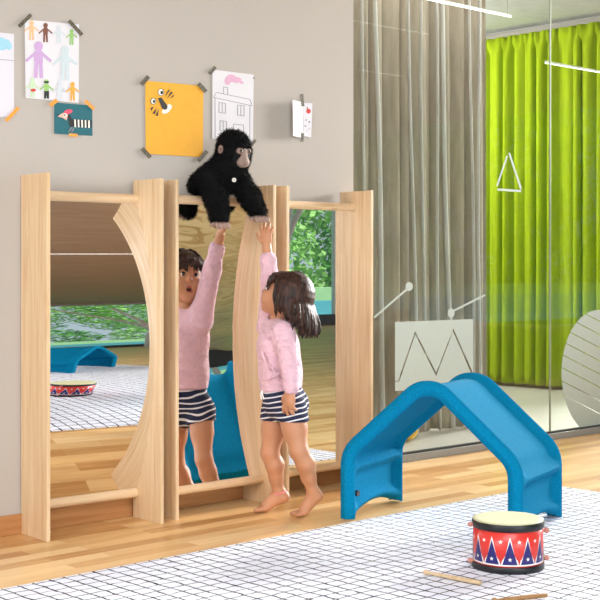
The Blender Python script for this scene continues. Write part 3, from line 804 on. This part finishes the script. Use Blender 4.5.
def star(bm, x, z, r, off):
    pts = [(x + (r if i % 2 == 0 else r * .42) * math.sin(PI * i / 5), z + (r if i % 2 == 0 else r * .42) * math.cos(PI * i / 5)) for i in range(10)]
    cvs = [bm.verts.new(cylv(a / DR, b, off)) for a, b in pts]; cc = bm.verts.new(cylv(x / DR, z, off))
    for i in range(10): bm.faces.new((cc, cvs[i], cvs[(i + 1) % 10])).material_index = 2
for i in range(NT):
    x = ph0 + per * i
    wrap_tri(bm, x - per * .5, x + per * .5, .029, x, .121, .0006, 2)
    wrap_tri(bm, x - per * .41, x + per * .41, .031, x, .109, .0011, 1)
    star(bm, x, .048, .0075, .0017); star(bm, x + per / 2, .105, .0080, .0012)
bm_obj('drum_shell', bm, [M['drum_red'], M['drum_blue'], M['drum_white']], dr)
for nm, z0, z1 in (('bottom_rim', 0, .022), ('top_rim', DH - .026, DH - .002)):
    bm = bmesh.new()
    for (za, zb_, oa, ob) in ((z0, z0 + .003, .002, .004), (z0 + .003, z1 - .003, .004, .004), (z1 - .003, z1, .004, .002)): ring_strip(bm, za, zb_, oa, 0, 96, ob)
    A, B = ring_strip(bm, z0, z1, -.004, 0)
    bmesh.ops.remove_doubles(bm, verts=bm.verts, dist=1e-5)
    bm_obj(nm, bm, M['drum_black'], dr, smooth=True)
bm = bmesh.new(); prevr = None; n = 72
for (rr, z) in ((DR + .0015, DH - .004), (DR + .001, DH), (DR - .003, DH + .002), (DR - .02, DH + .0005), (.002, DH)):
    cur = [bm.verts.new((dc.x + rr * math.cos(2 * PI * i / n), dc.y + rr * math.sin(2 * PI * i / n), dc.z + z)) for i in range(n)]
    if prevr:
        for i in range(n): bm.faces.new((prevr[i], prevr[(i + 1) % n], cur[(i + 1) % n], cur[i])).smooth = True
    prevr = cur
bm.faces.new(prevr); bm_obj('drumhead', bm, M['drum_skin'], dr)
for sgn, zz_, rr in ((1, DH - .040, .010), (1, .030, .009), (-1, DH - .018, .008), (-1, .024, .008)):
    d_ = (RGT * sgn - FWD * (.10 if sgn < 0 else .02)).normalized(); p = Vector((dc.x, dc.y, dc.z + zz_)) + d_ * DR
    bm = bmesh.new(); add_tube(bm, [p - d_ * .004, p + d_ * .004, p + d_ * .009, p + d_ * .016, p + d_ * .021], [rr * .5, rr * .5, rr, rr, rr * .5], 14)
    bm_obj('tension_peg', bm, M['rope'], dr, sharp=50)
def drumstick(p0, p1, m, label):
    p0, p1 = Vector(p0), Vector(p1); d = (p1 - p0)
    bm = bmesh.new(); add_tube(bm, [p0 + d * q for q in (0, .02, .3, .8, .9, .93, .96, .99, 1)], [.005, .007, .0075, .0062, .005, .0085, .0095, .008, .003], 12)
    props(bm_obj('drumstick', bm, m, None, tuple(p0), sharp=60), label, 'drumstick', 'wooden drumsticks on the rug')
a = WZ(424, 572, .0145); b = WZ(481, 583, .0145); drumstick(b, a, M['stick'], 'pale wooden drumstick lying on the rug left of the drum')
a = WZ(547, 595, .0145); b = WZ(492, 601, .0145); drumstick(a, b, M['stick_dark'], 'brown wooden drumstick lying on the rug in front of the drum')

# ================================================================ YELLOW BALL behind the glass
bc = W(407, 428, 7.50); bm = bmesh.new(); bmesh.ops.create_uvsphere(bm, u_segments=36, v_segments=20, radius=.066, matrix=Matrix.Translation((bc.x, bc.y, .066)))
o = bm_obj('ball', bm, M['ball'], None, (bc.x, bc.y, 0), smooth=True); props(o, 'yellow ball on the pale floor behind the glass partition', 'ball')
bm = bmesh.new(); add_tube(bm, [(bc.x, bc.y, .1305), (bc.x, bc.y, .1335)], .004, 10); bm_obj('valve', bm, M['dark'], o)

# ================================================================ PLUSH APE
def fur_strands(me, count, length, width, grav, seed, keep=None):
    """short plush tufts standing on the mesh, as slim triangles in the same mesh"""
    r = np.random.default_rng(seed)
    n = len(me.polygons); ce = np.zeros(n * 3); me.polygons.foreach_get('center', ce); ce = ce.reshape(-1, 3)
    nr = np.zeros(n * 3); me.polygons.foreach_get('normal', nr); nr = nr.reshape(-1, 3)
    ids = np.arange(n) if keep is None else np.nonzero(keep(ce))[0]
    pick = r.choice(ids, count); c = ce[pick] + r.normal(0, .0015, (count, 3)); nn = nr[pick]
    d = nn * .55 + np.array([0, 0, -grav]) + r.normal(0, .25, (count, 3)); d /= np.linalg.norm(d, axis=1)[:, None]
    t = np.cross(d, r.normal(0, 1, (count, 3))); t /= np.linalg.norm(t, axis=1)[:, None]
    ln = length * r.uniform(.6, 1.2, (count, 1))
    V = np.stack([c - t * width - nn * .001, c + t * width - nn * .001, c + d * ln], 1).reshape(-1, 3)
    ov = np.zeros(len(me.vertices) * 3); me.vertices.foreach_get('co', ov); ov = ov.reshape(-1, 3)
    Fq = [list(p.vertices) for p in me.polygons]; b0 = len(ov)
    Ft = [[b0 + 3 * i, b0 + 3 * i + 1, b0 + 3 * i + 2] for i in range(count)]
    m2 = bpy.data.meshes.new(me.name); m2.from_pydata(np.concatenate([ov, V]).tolist(), [], Fq + Ft); m2.update(); return m2
def ape():
    hip = WY(204, 182.5, 4.21); chest = WY(221, 176, 4.13); head = WY(234, 151, 4.075)
    f = Field(tuple(Vector((min(hip.x, head.x) - .2, 3.85, 1.08))), (max(hip.x, head.x) + .3, 4.31, 1.66), .0045)
    # torso leaning forward over the bar
    f.ell(hip, (.052, .050, .045), None, .03); f.cone(hip, chest, .046, .064, .03); f.cone(chest, WY(229, 168, 4.10), .066, .056, .03)
    # head, domed crown, ears
    look = (RGT * .66 - FWD * .70 - UP * .20).normalized(); left = UP.cross(look).normalized(); hu = look.cross(left).normalized()
    ax = (look, left, hu)
    f.ell(head, (.064, .064, .076), ax, .02)
    f.ell(head + hu * .026 - look * .015, (.058, .060, .058), ax, .02); f.cone(head - hu * .03, chest, .060, .066, .03)
    f.ell(head + look * .032 + hu * .012, (.034, .046, .016), ax, .012)     # brow
    # arms
    s1 = WY(208, 176, 4.12); e1 = WY(216, 198, 4.085); w1 = WY(219, 217, 4.09)
    s2 = WY(237, 177, 4.10); e2 = WY(250, 197, 4.075); w2 = WY(258, 211, 4.085)
    f.chain([s1, e1, w1], [.045, .042, .036], .02); f.chain([s2, e2, w2], [.044, .040, .034], .02)
    # haunch folded behind the bar on the left
    f.chain([hip, WY(195, 186, 4.215)], [.042, .029], .02)
    bar = (WY(203, 199.5, 4.190))
    me = f.mesh('plush_ape')
    fc = np.array(head + look * .062 - hu * .018)
    me = fur_strands(me, 26000, .016, .0011, .5, 5, lambda c_: np.linalg.norm(c_ - fc, axis=1) > .044)
    base = Vector((hip.x, hip.y, 1.297))
    o = link_mesh('plush_ape', me, M['fur'], None, tuple(base), True)
    props(o, 'black plush ape with taupe face leaning over the middle mirror\'s top bar', 'soft toy')
    # face patch and muzzle
    g_ = Field(tuple(head - Vector((.13,) * 3)), tuple(head + Vector((.13,) * 3)), .003)
    mz = head + look * .064 - hu * .036
    g_.ell(mz, (.025, .029, .024), ax, .01); g_.ell(head + look * .062 - hu * .008, (.014, .016, .030), ax, .012)
    for sg in (-1, 1): g_.ell(head + look * .060 + left * (.022 * sg) + hu * .008, (.011, .016, .014), ax, .006)
    g_.cone(mz + look * .029 - hu * .010 - left * .026, mz + look * .030 - hu * .011 + left * .026, .0035, .0035, 0, 'sub')
    for sg in (-1, 1): g_.ell(mz + look * .0225 + left * (.007 * sg) + hu * .014, (.006, .004, .004), ax, 0, 'sub')
    link_mesh('face', g_.mesh('face'), M['ape_muzzle'], o, smooth=True)['label'] = 'taupe muzzle and eye patches'
    for sg in (-1, 1):
        e = Field(tuple(head - Vector((.13,) * 3)), tuple(head + Vector((.13,) * 3)), .003)
        ec = head + left * (.067 * sg) + hu * .002 - look * .004
        e.ell(ec, (.015, .009, .019), ax, .004); e.ell(ec + left * (.008 * sg) + look * .003, (.008, .006, .011), ax, 0, 'sub')
        link_mesh('ear', e.mesh('ear'), M['ape_skin'], o, smooth=True)['label'] = 'round pinkish ear'
        bm = bmesh.new(); bmesh.ops.create_uvsphere(bm, u_segments=14, v_segments=10, radius=.0068, matrix=Matrix.Translation(head + look * .0680 + left * (.022 * sg) + hu * .008))
        bm_obj('eye', bm, M['iris'], o, smooth=True)
    # hands: palm and curled fingers on each
    for wv, dirn in ((w1, 1), (w2, 1)):
        h_ = Field(tuple(wv - Vector((.1, .1, .1))), tuple(wv + Vector((.1, .1, .08))), .0025)
        out = (-FWD * .8 + RGT * .35).normalized(); side = RGT * .95 + FWD * .3
        pc = wv + Vector((0, 0, -.030)) + out * .012
        h_.ell(pc, (.024, .034, .014), (out, side.normalized(), UP), .006)
        for i_ in range(4):
            b0 = pc + side * (-.024 + .016 * i_) + out * .012; h_.chain([b0, b0 + out * .020 - UP * .003, b0 + out * .026 - UP * .014], [.0085, .0082, .0068], .003)
        b0 = pc - side * .028; h_.chain([b0, b0 - side * .012 + out * .010 - UP * .004], [.009, .007], .003)
        link_mesh('hand', h_.mesh('hand'), M['ape_skin'], o, smooth=True)['label'] = 'taupe plush hand with stubby fingers'
    # round button on the chest
    p = WY(234, 180, 4.035); bm = bmesh.new(); d_ = (-FWD + RGT * .2).normalized()
    add_tube(bm, [p, p + d_ * .005], .0085, 18); bm_obj('button', bm, M['cream'], o, sharp=40)['label'] = 'white round button'
    bm = bmesh.new(); add_tube(bm, [p + d_ * .005, p + d_ * .0062], .0035, 12); bm_obj('button_dot', bm, M['pencil'], o)
ape()

# ================================================================ CHILD
def hand_prims(f, wrist, u, s, n, sc, curl, spread=.12, thumb=1):
    """u along the hand, s across it towards the thumb, n out of the palm"""
    u, s, n = u.normalized(), s.normalized(), n.normalized()
    L = .105 * sc
    pc = wrist + u * (.030 * sc)
    f.ell(wrist + u * (.026 * sc), (.032 * sc, .0225 * sc, .0115 * sc), (u, s, n), .006)
    f.ell(wrist + u * (.040 * sc), (.018 * sc, .0235 * sc, .0105 * sc), (u, s, n), .005)
    for i, (ln, off) in enumerate(((.040, .0175), (.046, .006), (.042, -.006), (.032, -.0170))):
        c = curl[i]; d0 = (u + s * (off / .0175) * spread).normalized()
        b0 = wrist + u * ((.050 - .004 * abs(i - 1.2)) * sc) + s * (off * sc)
        d1 = (d0 * math.cos(c * .6) + n * math.sin(c * .6)).normalized(); d2 = (d0 * math.cos(c * 1.5) + n * math.sin(c * 1.5)).normalized(); d3 = (d0 * math.cos(c * 2.2) + n * math.sin(c * 2.2)).normalized()
        p1 = b0 + d1 * (ln * .45 * sc); p2 = p1 + d2 * (ln * .32 * sc); p3 = p2 + d3 * (ln * .25 * sc)
        f.chain([b0, p1, p2, p3], [.0068 * sc, .0062 * sc, .0057 * sc, .0048 * sc], .0025)
    tb = wrist + u * (.014 * sc) + s * (.017 * sc)
    t1 = tb + (u * .62 + s * .70 + n * .25).normalized() * (.024 * sc); t2 = t1 + (u * .85 + s * .40 + n * .35).normalized() * (.020 * sc)
    f.chain([tb, t1, t2], [.0092 * sc, .0074 * sc, .0058 * sc], .004)

def child():
    v3 = lambda p: Vector(p)
    # joints placed in the room
    hipL, hipR = W(291, 409, 5.220), W(277, 409, 5.340); pel = W(284, 402, 5.280)
    knL, anL, heL, baL, toL = W(299, 451, 5.18), W(312, 489, 5.225), W(317, 499, 5.23), W(304, 512.5, 5.225), W(295, 515.5, 5.215)
    knR, anR, heR, baR, toR = W(270, 453, 5.325), W(278, 489, 5.345), W(284, 500, 5.345), W(266, 508, 5.335), W(256, 510.5, 5.325)
    wai = W(281, 380, 5.290); che = W(278, 346, 5.295); nek = W(280, 322, 5.29)
    shL, shR = W(283, 333, 5.205), W(270, 327, 5.360)
    elL, wrL = W(289.5, 362, 5.15), W(291.5, 390, 5.125)
    elR, wrR = W(270.5, 280, 5.395), W(266.5, 245, 5.41)
    Fd = (-RGT * .94 + FWD * .34).normalized(); Ld = UP.cross(Fd).normalized()
    pitch = math.radians(24)
    hf = (Fd * math.cos(pitch) + UP * math.sin(pitch)).normalized(); hl = Ld; hu = hf.cross(hl).normalized()
    hc = W(285, 296, 5.275)
    AX3 = (hf, hl, hu); TA = (Fd, Ld, UP)
    lo = Vector((min(p.x for p in (toR, elL, shL, heL, wrR)) - .2, 3.5, -.02)); hi = Vector((max(p.x for p in (heL, elL, hipL)) + .2, 4.3, 1.30))
    f = Field(tuple(lo), tuple(hi), .0042)
    # trunk
    f.ell(pel, (.074, .088, .070), TA, .03); f.ell(wai, (.066, .083, .07), TA, .03); f.cone(pel, wai, .066, .062, .03); f.cone(wai, che, .062, .066, .04)
    f.ell(che, (.062, .088, .075), TA, .03); f.cone(che, nek, .055, .034, .03); f.cone(shL, shR, .036, .036, .03)
    f.ell(pel - Fd * .034 + Ld * .035 - UP * .015, (.05, .05, .055), TA, .03); f.ell(pel - Fd * .034 - Ld * .035 - UP * .015, (.05, .05, .055), TA, .03)
    # neck and head
    f.cone(nek, hc - hf * .015 - hu * .05, .034, .034, .02)
    f.ell(hc - hf * .006 + hu * .012, (.088, .073, .080), AX3, .02)
    f.ell(hc + hf * .030 - hu * .040, (.050, .054, .048), AX3, .03)
    f.ell(hc + hf * .056 - hu * .078, (.018, .020, .016), AX3, .02)          # chin
    for sg in (-1, 1):
        f.ell(hc + hf * .052 + hl * (.030 * sg) - hu * .034, (.029, .028, .028), AX3, .02)    # cheeks
        f.ell(hc - hf * .006 + hl * (.073 * sg) - hu * .018, (.016, .008, .022), AX3, .006)   # ears
        f.ell(hc - hf * .004 + hl * (.081 * sg) - hu * .018, (.009, .005, .013), AX3, 0, 'sub')
    f.cone(hc + hf * .076 + hu * .004, hc + hf * .090 - hu * .022, .006, .0095, .010)       # nose
    for sg in (-1, 1): f.ell(hc + hf * .084 + hl * (.008 * sg) - hu * .025, (.007, .006, .005), AX3, .006)
    f.ell(hc + hf * .075 - hu * .056, (.012, .021, .014), AX3, .008)       # lips mound
    f.ell(hc + hf * .090 - hu * .056, (.020, .015, .0085), AX3, 0, 'sub')    # open mouth
    # legs
    for hp_, kn, an, he, ba, to, sd in ((hipL, knL, anL, heL, baL, toL, 1), (hipR, knR, anR, heR, baR, toR, -1)):
        f.chain([hp_, hp_.lerp(kn, .45), kn], [.060, .049, .0365], .02)
        dn = (an - kn).normalized(); bk = -Fd
        f.cone(kn - Fd * -.004, kn + Fd * .006, .034, .032, .012)
        f.chain([kn, kn.lerp(an, .33) + bk * .010, kn.lerp(an, .68) + bk * .003, an], [.035, .0375, .029, .0225], .015)
        f.cone(an, he + UP * .012, .0225, .0215, .012)
        fd = (to - he); fdh = Vector((fd.x, fd.y, 0)).normalized(); sdv = UP.cross(fdh)
        f.cone(he + UP * .014, ba + UP * .008, .021, .020, .012); f.cone(an.lerp(he, .3), ba + UP * .012, .020, .017, .015)
        f.cone(ba + UP * .003 - sdv * .014, ba + UP * .003 + sdv * .014, .0135, .0135, .010)
        for i in range(5):
            o_ = (-.022 + .0108 * i) * (1 if sd == 1 else -1)
            big = (i == 0) if sd == 1 else (i == 0)
            b0 = ba + sdv * o_ + fdh * .010; ln = .034 - .0035 * i if not big else .036
            e0 = b0 + fdh * ln; e0.z = max(.0085, min(b0.z, .012)); b0.z = max(b0.z, .012)
            f.cone(b0, e0, .0085 if not big else .0105, .0065 if not big else .009, .003)
    # arms
    f.chain([shL, elL, wrL], [.036, .0285, .0195], .015); f.chain([shR, elR, wrR], [.037, .029, .0195], .018)
    f.chain([wrL - UP * -.01, wrL], [.0195, .0185], .01)
    # relaxed left hand, palm to the thigh; raised right hand closing on the ape's hand
    hand_prims(f, wrL, (-UP * .97 - RGT * .12 + Fd * .1), (Fd * .9 - Ld * .45), (-Ld * .8 + -Fd * .35), 1.22, (.32, .45, .52, .6), .22)
    hand_prims(f, wrR, (UP * .97 - RGT * .02 + FWD * .02), (-RGT * .9 + FWD * .2), (FWD * .9 + RGT * .3), 1.05, (.34, .28, .26, .34), .34)
    base = Vector((pel.x, pel.y, 0))
    o = link_mesh('person', f.mesh('person'), M['skin'], None, tuple(base), True)
    props(o, 'barefoot child in pink top and striped shorts reaching up to the plush ape', 'person')

    # ---- shirt
    s = Field(tuple(lo), tuple(hi), .0045)
    hem_pt = W(280, 389, 5.265); hem_n = (-UP + Fd * -.10 - Ld * .0)
    cl = [(tuple(hem_pt), tuple(hem_n))]
    s.ell(W(281, 372, 5.290), (.082, .100, .12), TA, .03, clip=cl); s.ell(che, (.078, .104, .088), TA, .03, clip=cl)
    s.cone(W(281, 395, 5.285), che, .084, .080, .03, clip=cl); s.cone(che, nek.lerp(che, .12), .068, .043, .03, clip=[(tuple(nek + Fd * .01 + UP * .006), (0, 0, 1))])
    s.cone(shL, shR, .046, .047, .03)
    cuffL = wrL.lerp(elL, .06); dL = (wrL - elL).normalized()
    s.chain([shL, elL], [.047, .040], .02); s.cone(elL, wrL, .040, .030, .015, clip=[(tuple(cuffL), tuple(dL))])
    cuffR = elR.lerp(wrR, .60); dR = (wrR - elR).normalized()
    s.chain([shR, elR], [.052, .039], .025); s.cone(elR, wrR, .039, .026, .015, clip=[(tuple(cuffR), tuple(dR))])
    for q in (.0,): s.cone(cuffR - dR * .012, cuffR - dR * .004, .036, .036, .004)      # turned cuff
    s.cone(cuffL - dL * .010, cuffL - dL * .003, .0315, .0315, .004)
    r_ = np.random.default_rng(4)
    # soft creases
    def crease(a, b, r0): s.cone(a, b, r0, r0 * .6, .008)
    for (a, b) in (((262, 352), (268, 372)), ((270, 366), (284, 384)), ((266, 380), (282, 372)), ((276, 340), (286, 356))):
        crease(W(a[0], a[1], 5.19), W(b[0], b[1], 5.175), .006)
    # neckline opening
    s.ell(nek + UP * .022 + Fd * .012, (.040, .042, .022), TA, 0, 'sub')
    link_mesh('shirt', s.mesh('shirt'), M['shirt'], o, smooth=True)['label'] = 'pale pink long-sleeved top'
    # ---- shorts
    h = Field(tuple(lo), tuple(hi), .0045)
    h.ell(pel + UP * .005, (.079, .095, .075), TA, .03); h.cone(wai - UP * .01, pel, .072, .078, .03, clip=[(tuple(W(281, 384, 5.265)), (0, 0, 1))])
    h.ell(pel - Fd * .034 + Ld * .04 - UP * .015, (.052, .052, .06), TA, .03); h.ell(pel - Fd * .034 - Ld * .04 - UP * .015, (.056, .056, .06), TA, .03)
    for hp_, kn, zc in ((hipL, knL, W(285, 421, 5.2)), (hipR, knR, W(275, 420, 5.32))):
        d = (kn - hp_).normalized(); h.cone(hp_, hp_ + d * .09, (.065), .062, .018, clip=[(tuple(zc), tuple(-UP))])
    so = link_mesh('shorts', h.mesh('shorts'), M['stripes'], o, smooth=True); so['label'] = 'navy shorts with white stripes'
    p = W(265.5, 391, 5.235)
    bm = bmesh.new()
    for dx in (-.004, .006):
        add_tube(bm, bezier(p, p + Fd * .02 + UP * .008, p + Fd * .022 - UP * .015 + RGT * dx, p + Fd * .012 - UP * .035 + RGT * dx), .0028, 8)
    bm_obj('drawstring', bm, M['cord_white'], so)
    # ---- hair
    g_ = Field(tuple(hc - Vector((.26,) * 3)), tuple(hc + Vector((.26,) * 3)), .0042)
    face_cut = [(tuple(hc + hf * .048 + hu * .045), tuple((hf * .9 - hu * .75)))]
    sk = hc - hf * .012 + hu * .016
    g_.ell(sk, (.098, .084, .090), AX3, .02, clip=face_cut)
    r_ = np.random.default_rng(9)
    for i in range(230):
        # each lock follows the skull down from the crown, then falls free
        az = r_.uniform(-1.95, 1.95)                                  # around the back, 0 = straight back
        dirv = (-hf * math.cos(az) * .098 + hl * math.sin(az) * .085)
        end = 1.62 - .25 * abs(az) / 1.95
        lift = 1.0 + .035 * r_.random()
        pts = [sk + (dirv * math.sin(end * q) + hu * (.091 * math.cos(end * q))) * lift for q in (.12, .3, .48, .66, .83, 1)]
        out = Vector((dirv.x, dirv.y, 0)).normalized(); m1 = pts[-1]
        drop = .085 + .035 * math.cos(az) + .016 * r_.normal()
        sw = .012 * r_.normal()
        pts += bezier(m1, m1 + out * .012 - UP * drop * .35, m1 + out * (.012 + sw) - UP * drop * .7, m1 + out * (.002 + sw) - UP * drop, 5)[1:]
        g_.chain(pts, [.006, .0075, .008, .008, .0085, .0085, .0085, .008, .007, .0055, .0025], .0025)
    for i in range(16):                                                # fringe
        q = -1 + 2 * i / 15
        a = hc + hf * .052 + hl * (.062 * q) + hu * (.078 - .018 * q * q); b = hc + hf * (.086 - .030 * q * q) + hl * (.066 * q) + hu * (.028 + .006 * r_.normal() - .02 * q * q)
        g_.chain([a, a.lerp(b, .5) + hf * .010, b], [.010, .008, .0035], .003)
    ho = link_mesh('hair', g_.mesh('hair'), M['hair'], o, smooth=True); ho['label'] = 'dark brown shoulder-length hair'
    # ---- face details
    def ball_(nm, c, r0, m, par, flat=None):
        bm = bmesh.new(); bmesh.ops.create_uvsphere(bm, u_segments=18, v_segments=12, radius=1)
        ra = flat or (r0, r0, r0)
        Mx = Matrix((( *(hf * ra[0]), 0), (*(hl * ra[1]), 0), (*(hu * ra[2]), 0), (0, 0, 0, 1))).transposed()
        Mx = Matrix.Translation(c) @ Mx; bm.transform(Mx); return bm_obj(nm, bm, m, par, smooth=True)
    for sg in (-1, 1):
        ec = hc + hf * .0735 + hl * (.028 * sg) + hu * .002
        e = ball_('eye', ec, 0, M['eye_white'], o, (.0095, .0115, .0072)); ball_('iris', ec + hf * .0045, 0, M['iris'], e, (.0062, .0082, .0074))
        bm = bmesh.new(); bp = hc + hf * .083 + hl * (.028 * sg) + hu * .0215
        add_tube(bm, [bp - hl * (.014 * sg) - hf * -.002 - hu * .002, bp + hu * .003, bp + hl * (.015 * sg) - hf * .010], [.0014, .0020, .0010], 8); bm_obj('eyebrow', bm, M['hair'], o, sharp=60)
        bm = bmesh.new(); bp = ec + hf * .007 + hu * .0075
        add_tube(bm, [bp - hl * .012 - hf * .006 - hu * .002, bp + hf * .002, bp + hl * .012 - hf * .006 - hu * .002], .0016, 6); bm_obj('eyelash', bm, M['iris'], o, sharp=60)
    ball_('mouth', hc + hf * .070 - hu * .056, 0, M['mouth'], o, (.010, .0145, .009))
    bm = bmesh.new(); mp_ = [hc + hf * (.0845 - .008 * abs(math.cos(t_)) ** 2) - hu * (.056 - .0092 * math.sin(t_)) + hl * (.0165 * math.cos(t_)) for t_ in [2 * PI * i / 20 for i in range(21)]]
    add_tube(bm, mp_, .0024, 8, False); bm_obj('lips', bm, M['lip'], o, smooth=True)
    # ---- anklet on the far foot
    bm = bmesh.new(); ac = anR.lerp(heR, .25); dd = (anR - knR).normalized(); a1 = dd.orthogonal().normalized(); a2 = dd.cross(a1)
    add_tube(bm, [ac + (a1 * math.cos(t_) + a2 * math.sin(t_)) * .0285 for t_ in [2 * PI * i / 24 for i in range(25)]], .0032, 8, False)
    kp = ac + Fd * .028; add_tube(bm, [kp, kp - UP * .018 + Fd * .006], .0025, 6); add_tube(bm, [kp, kp - UP * .012 + Fd * .014], .0025, 6)
    bm_obj('anklet', bm, M['anklet'], o, smooth=True)['label'] = 'pink braided anklet'
child()

# ================================================================ OUTSIDE AND ACROSS THE ROOM (seen in the mirrors)
def branching_column(x, y, label):
    t = empty('branching_column', (x, y, 0), label, 'column', 'white branching columns along the windows')
    tube('trunk', [(x, y, 0), (x, y, .9), (x + .05, y, 1.3)], [.09, .08, .07], M['white_metal'], t, 16)
    for dx, dz in ((-1.3, 3.0), (-.45, 3.0), (.6, 3.0), (1.5, 3.0)):
        tube('branch', bezier((x + .04, y, 1.2), (x + .1 * dx, y, 1.9), (x + .55 * dx, y, 2.3), (x + dx, y, dz)), [.06 - .002 * i for i in range(15)], M['white_metal'], t, 12)
for i, (x, y) in enumerate(((-1.2, -6.6), (4.2, -6.6), (9.4, -6.6), (13.6, -6.6))):
    branching_column(x, y, 'white branching column by the windows, seen in the mirrors, number %s along the glass' % ('one', 'two', 'three', 'four')[i])
def tree(x, y, h, r0, label, seed, m):
    r = np.random.default_rng(seed)
    t = empty('tree', (x, y, -.15), label, 'tree', 'trees outside the windows')
    tube('trunk', [(x, y, -.15), (x + .05, y, h * .3), (x - .03, y, h * .7)], [.16, .12, .06], M['bark'], t, 10)
    n = 4200
    c = r.normal(0, 1, (n, 3)); c /= np.linalg.norm(c, axis=1)[:, None]; c *= (r.uniform(.35, 1, (n, 1)) ** .5) * np.array([r0, r0, h * .42])
    c += np.array([x, y, h * .56]); a = r.normal(0, 1, (n, 3)); a /= np.linalg.norm(a, axis=1)[:, None]; b = np.cross(a, r.normal(0, 1, (n, 3))); b /= np.linalg.norm(b, axis=1)[:, None]
    s = r.uniform(.07, .15, (n, 1))
    V = np.stack([c - a * s, c + b * s * .5, c + a * s, c - b * s * .5], 1).reshape(-1, 3)
    me = bpy.data.meshes.new('foliage'); me.from_pydata(V.tolist(), [], [[4 * i, 4 * i + 1, 4 * i + 2, 4 * i + 3] for i in range(n)]); me.update()
    link_mesh('foliage', me, m, t)
ORD = 'first second third fourth fifth sixth seventh eighth ninth tenth eleventh twelfth thirteenth fourteenth'.split()
for i in range(14):
    tree(5 + i * 2.6, -15.4 - 5.2 * (i % 2), 7.0 + 1.2 * ((i * 7) % 3), 2.45, 'leafy tree outside the long windows, %s along the row from the left' % ORD[i], 20 + i, M['leaf' if i % 2 else 'leaf_light'])
for i in range(13):
    x = 5 + i * 2.7; y = -12.2; r = np.random.default_rng(60 + i)
    t = empty('shrub', (x, y, -.15), 'bushy green shrub just beyond the low walls outside, %s along the row from the left' % ORD[i], 'shrub', 'shrubs outside the windows')
    tube('stem', [(x, y, -.15), (x, y, .9)], [.05, .03], M['bark'], t, 8)
    n = 1800; c = r.normal(0, 1, (n, 3)); c /= np.linalg.norm(c, axis=1)[:, None]; c *= (r.uniform(.3, 1, (n, 1)) ** .4) * np.array([1.3, .7, 1.05]); c += np.array([x, y, .95])
    a = r.normal(0, 1, (n, 3)); a /= np.linalg.norm(a, axis=1)[:, None]; b = np.cross(a, r.normal(0, 1, (n, 3))); b /= np.linalg.norm(b, axis=1)[:, None]; q = r.uniform(.05, .11, (n, 1))
    me = bpy.data.meshes.new('foliage'); me.from_pydata(np.stack([c - a * q, c + b * q * .5, c + a * q, c - b * q * .5], 1).reshape(-1, 3).tolist(), [], [[4 * k_, 4 * k_ + 1, 4 * k_ + 2, 4 * k_ + 3] for k_ in range(n)]); me.update()
    link_mesh('foliage', me, M['leaf_light' if i % 2 else 'leaf'], t)
props(box('low_wall', (-20, -10.2, -.15), (40, -10.05, .31), mat('teal_wall', '58A9B4', .5, .05, 4), None, .01, (10, -10.1, -.15)), 'very low teal wall outside the windows, in front of the pale green one', 'garden wall')
props(box('garden_wall', (-20, -11.2, -.15), (40, -11.0, .55), M['green_metal'], None, .01, (10, -11.1, -.15)), 'long low pale green garden wall outside the windows, seen in the mirrors', 'garden wall')
cb = empty('cabinet', (12.79, -4.2, 0), 'low dark cabinet across the room, seen at the edge of the rightmost mirror', 'cabinet')
box('carcass', (12.60, -4.4, .05), (12.98, -4.0, .82), M['chair_dark'], cb, .005); box('plinth', (12.62, -4.38, 0), (12.96, -4.02, .05), M['dark'], cb); box('door', (12.62, -4.0, .08), (12.96, -3.985, .79), M['chair_dark'], cb, .003)
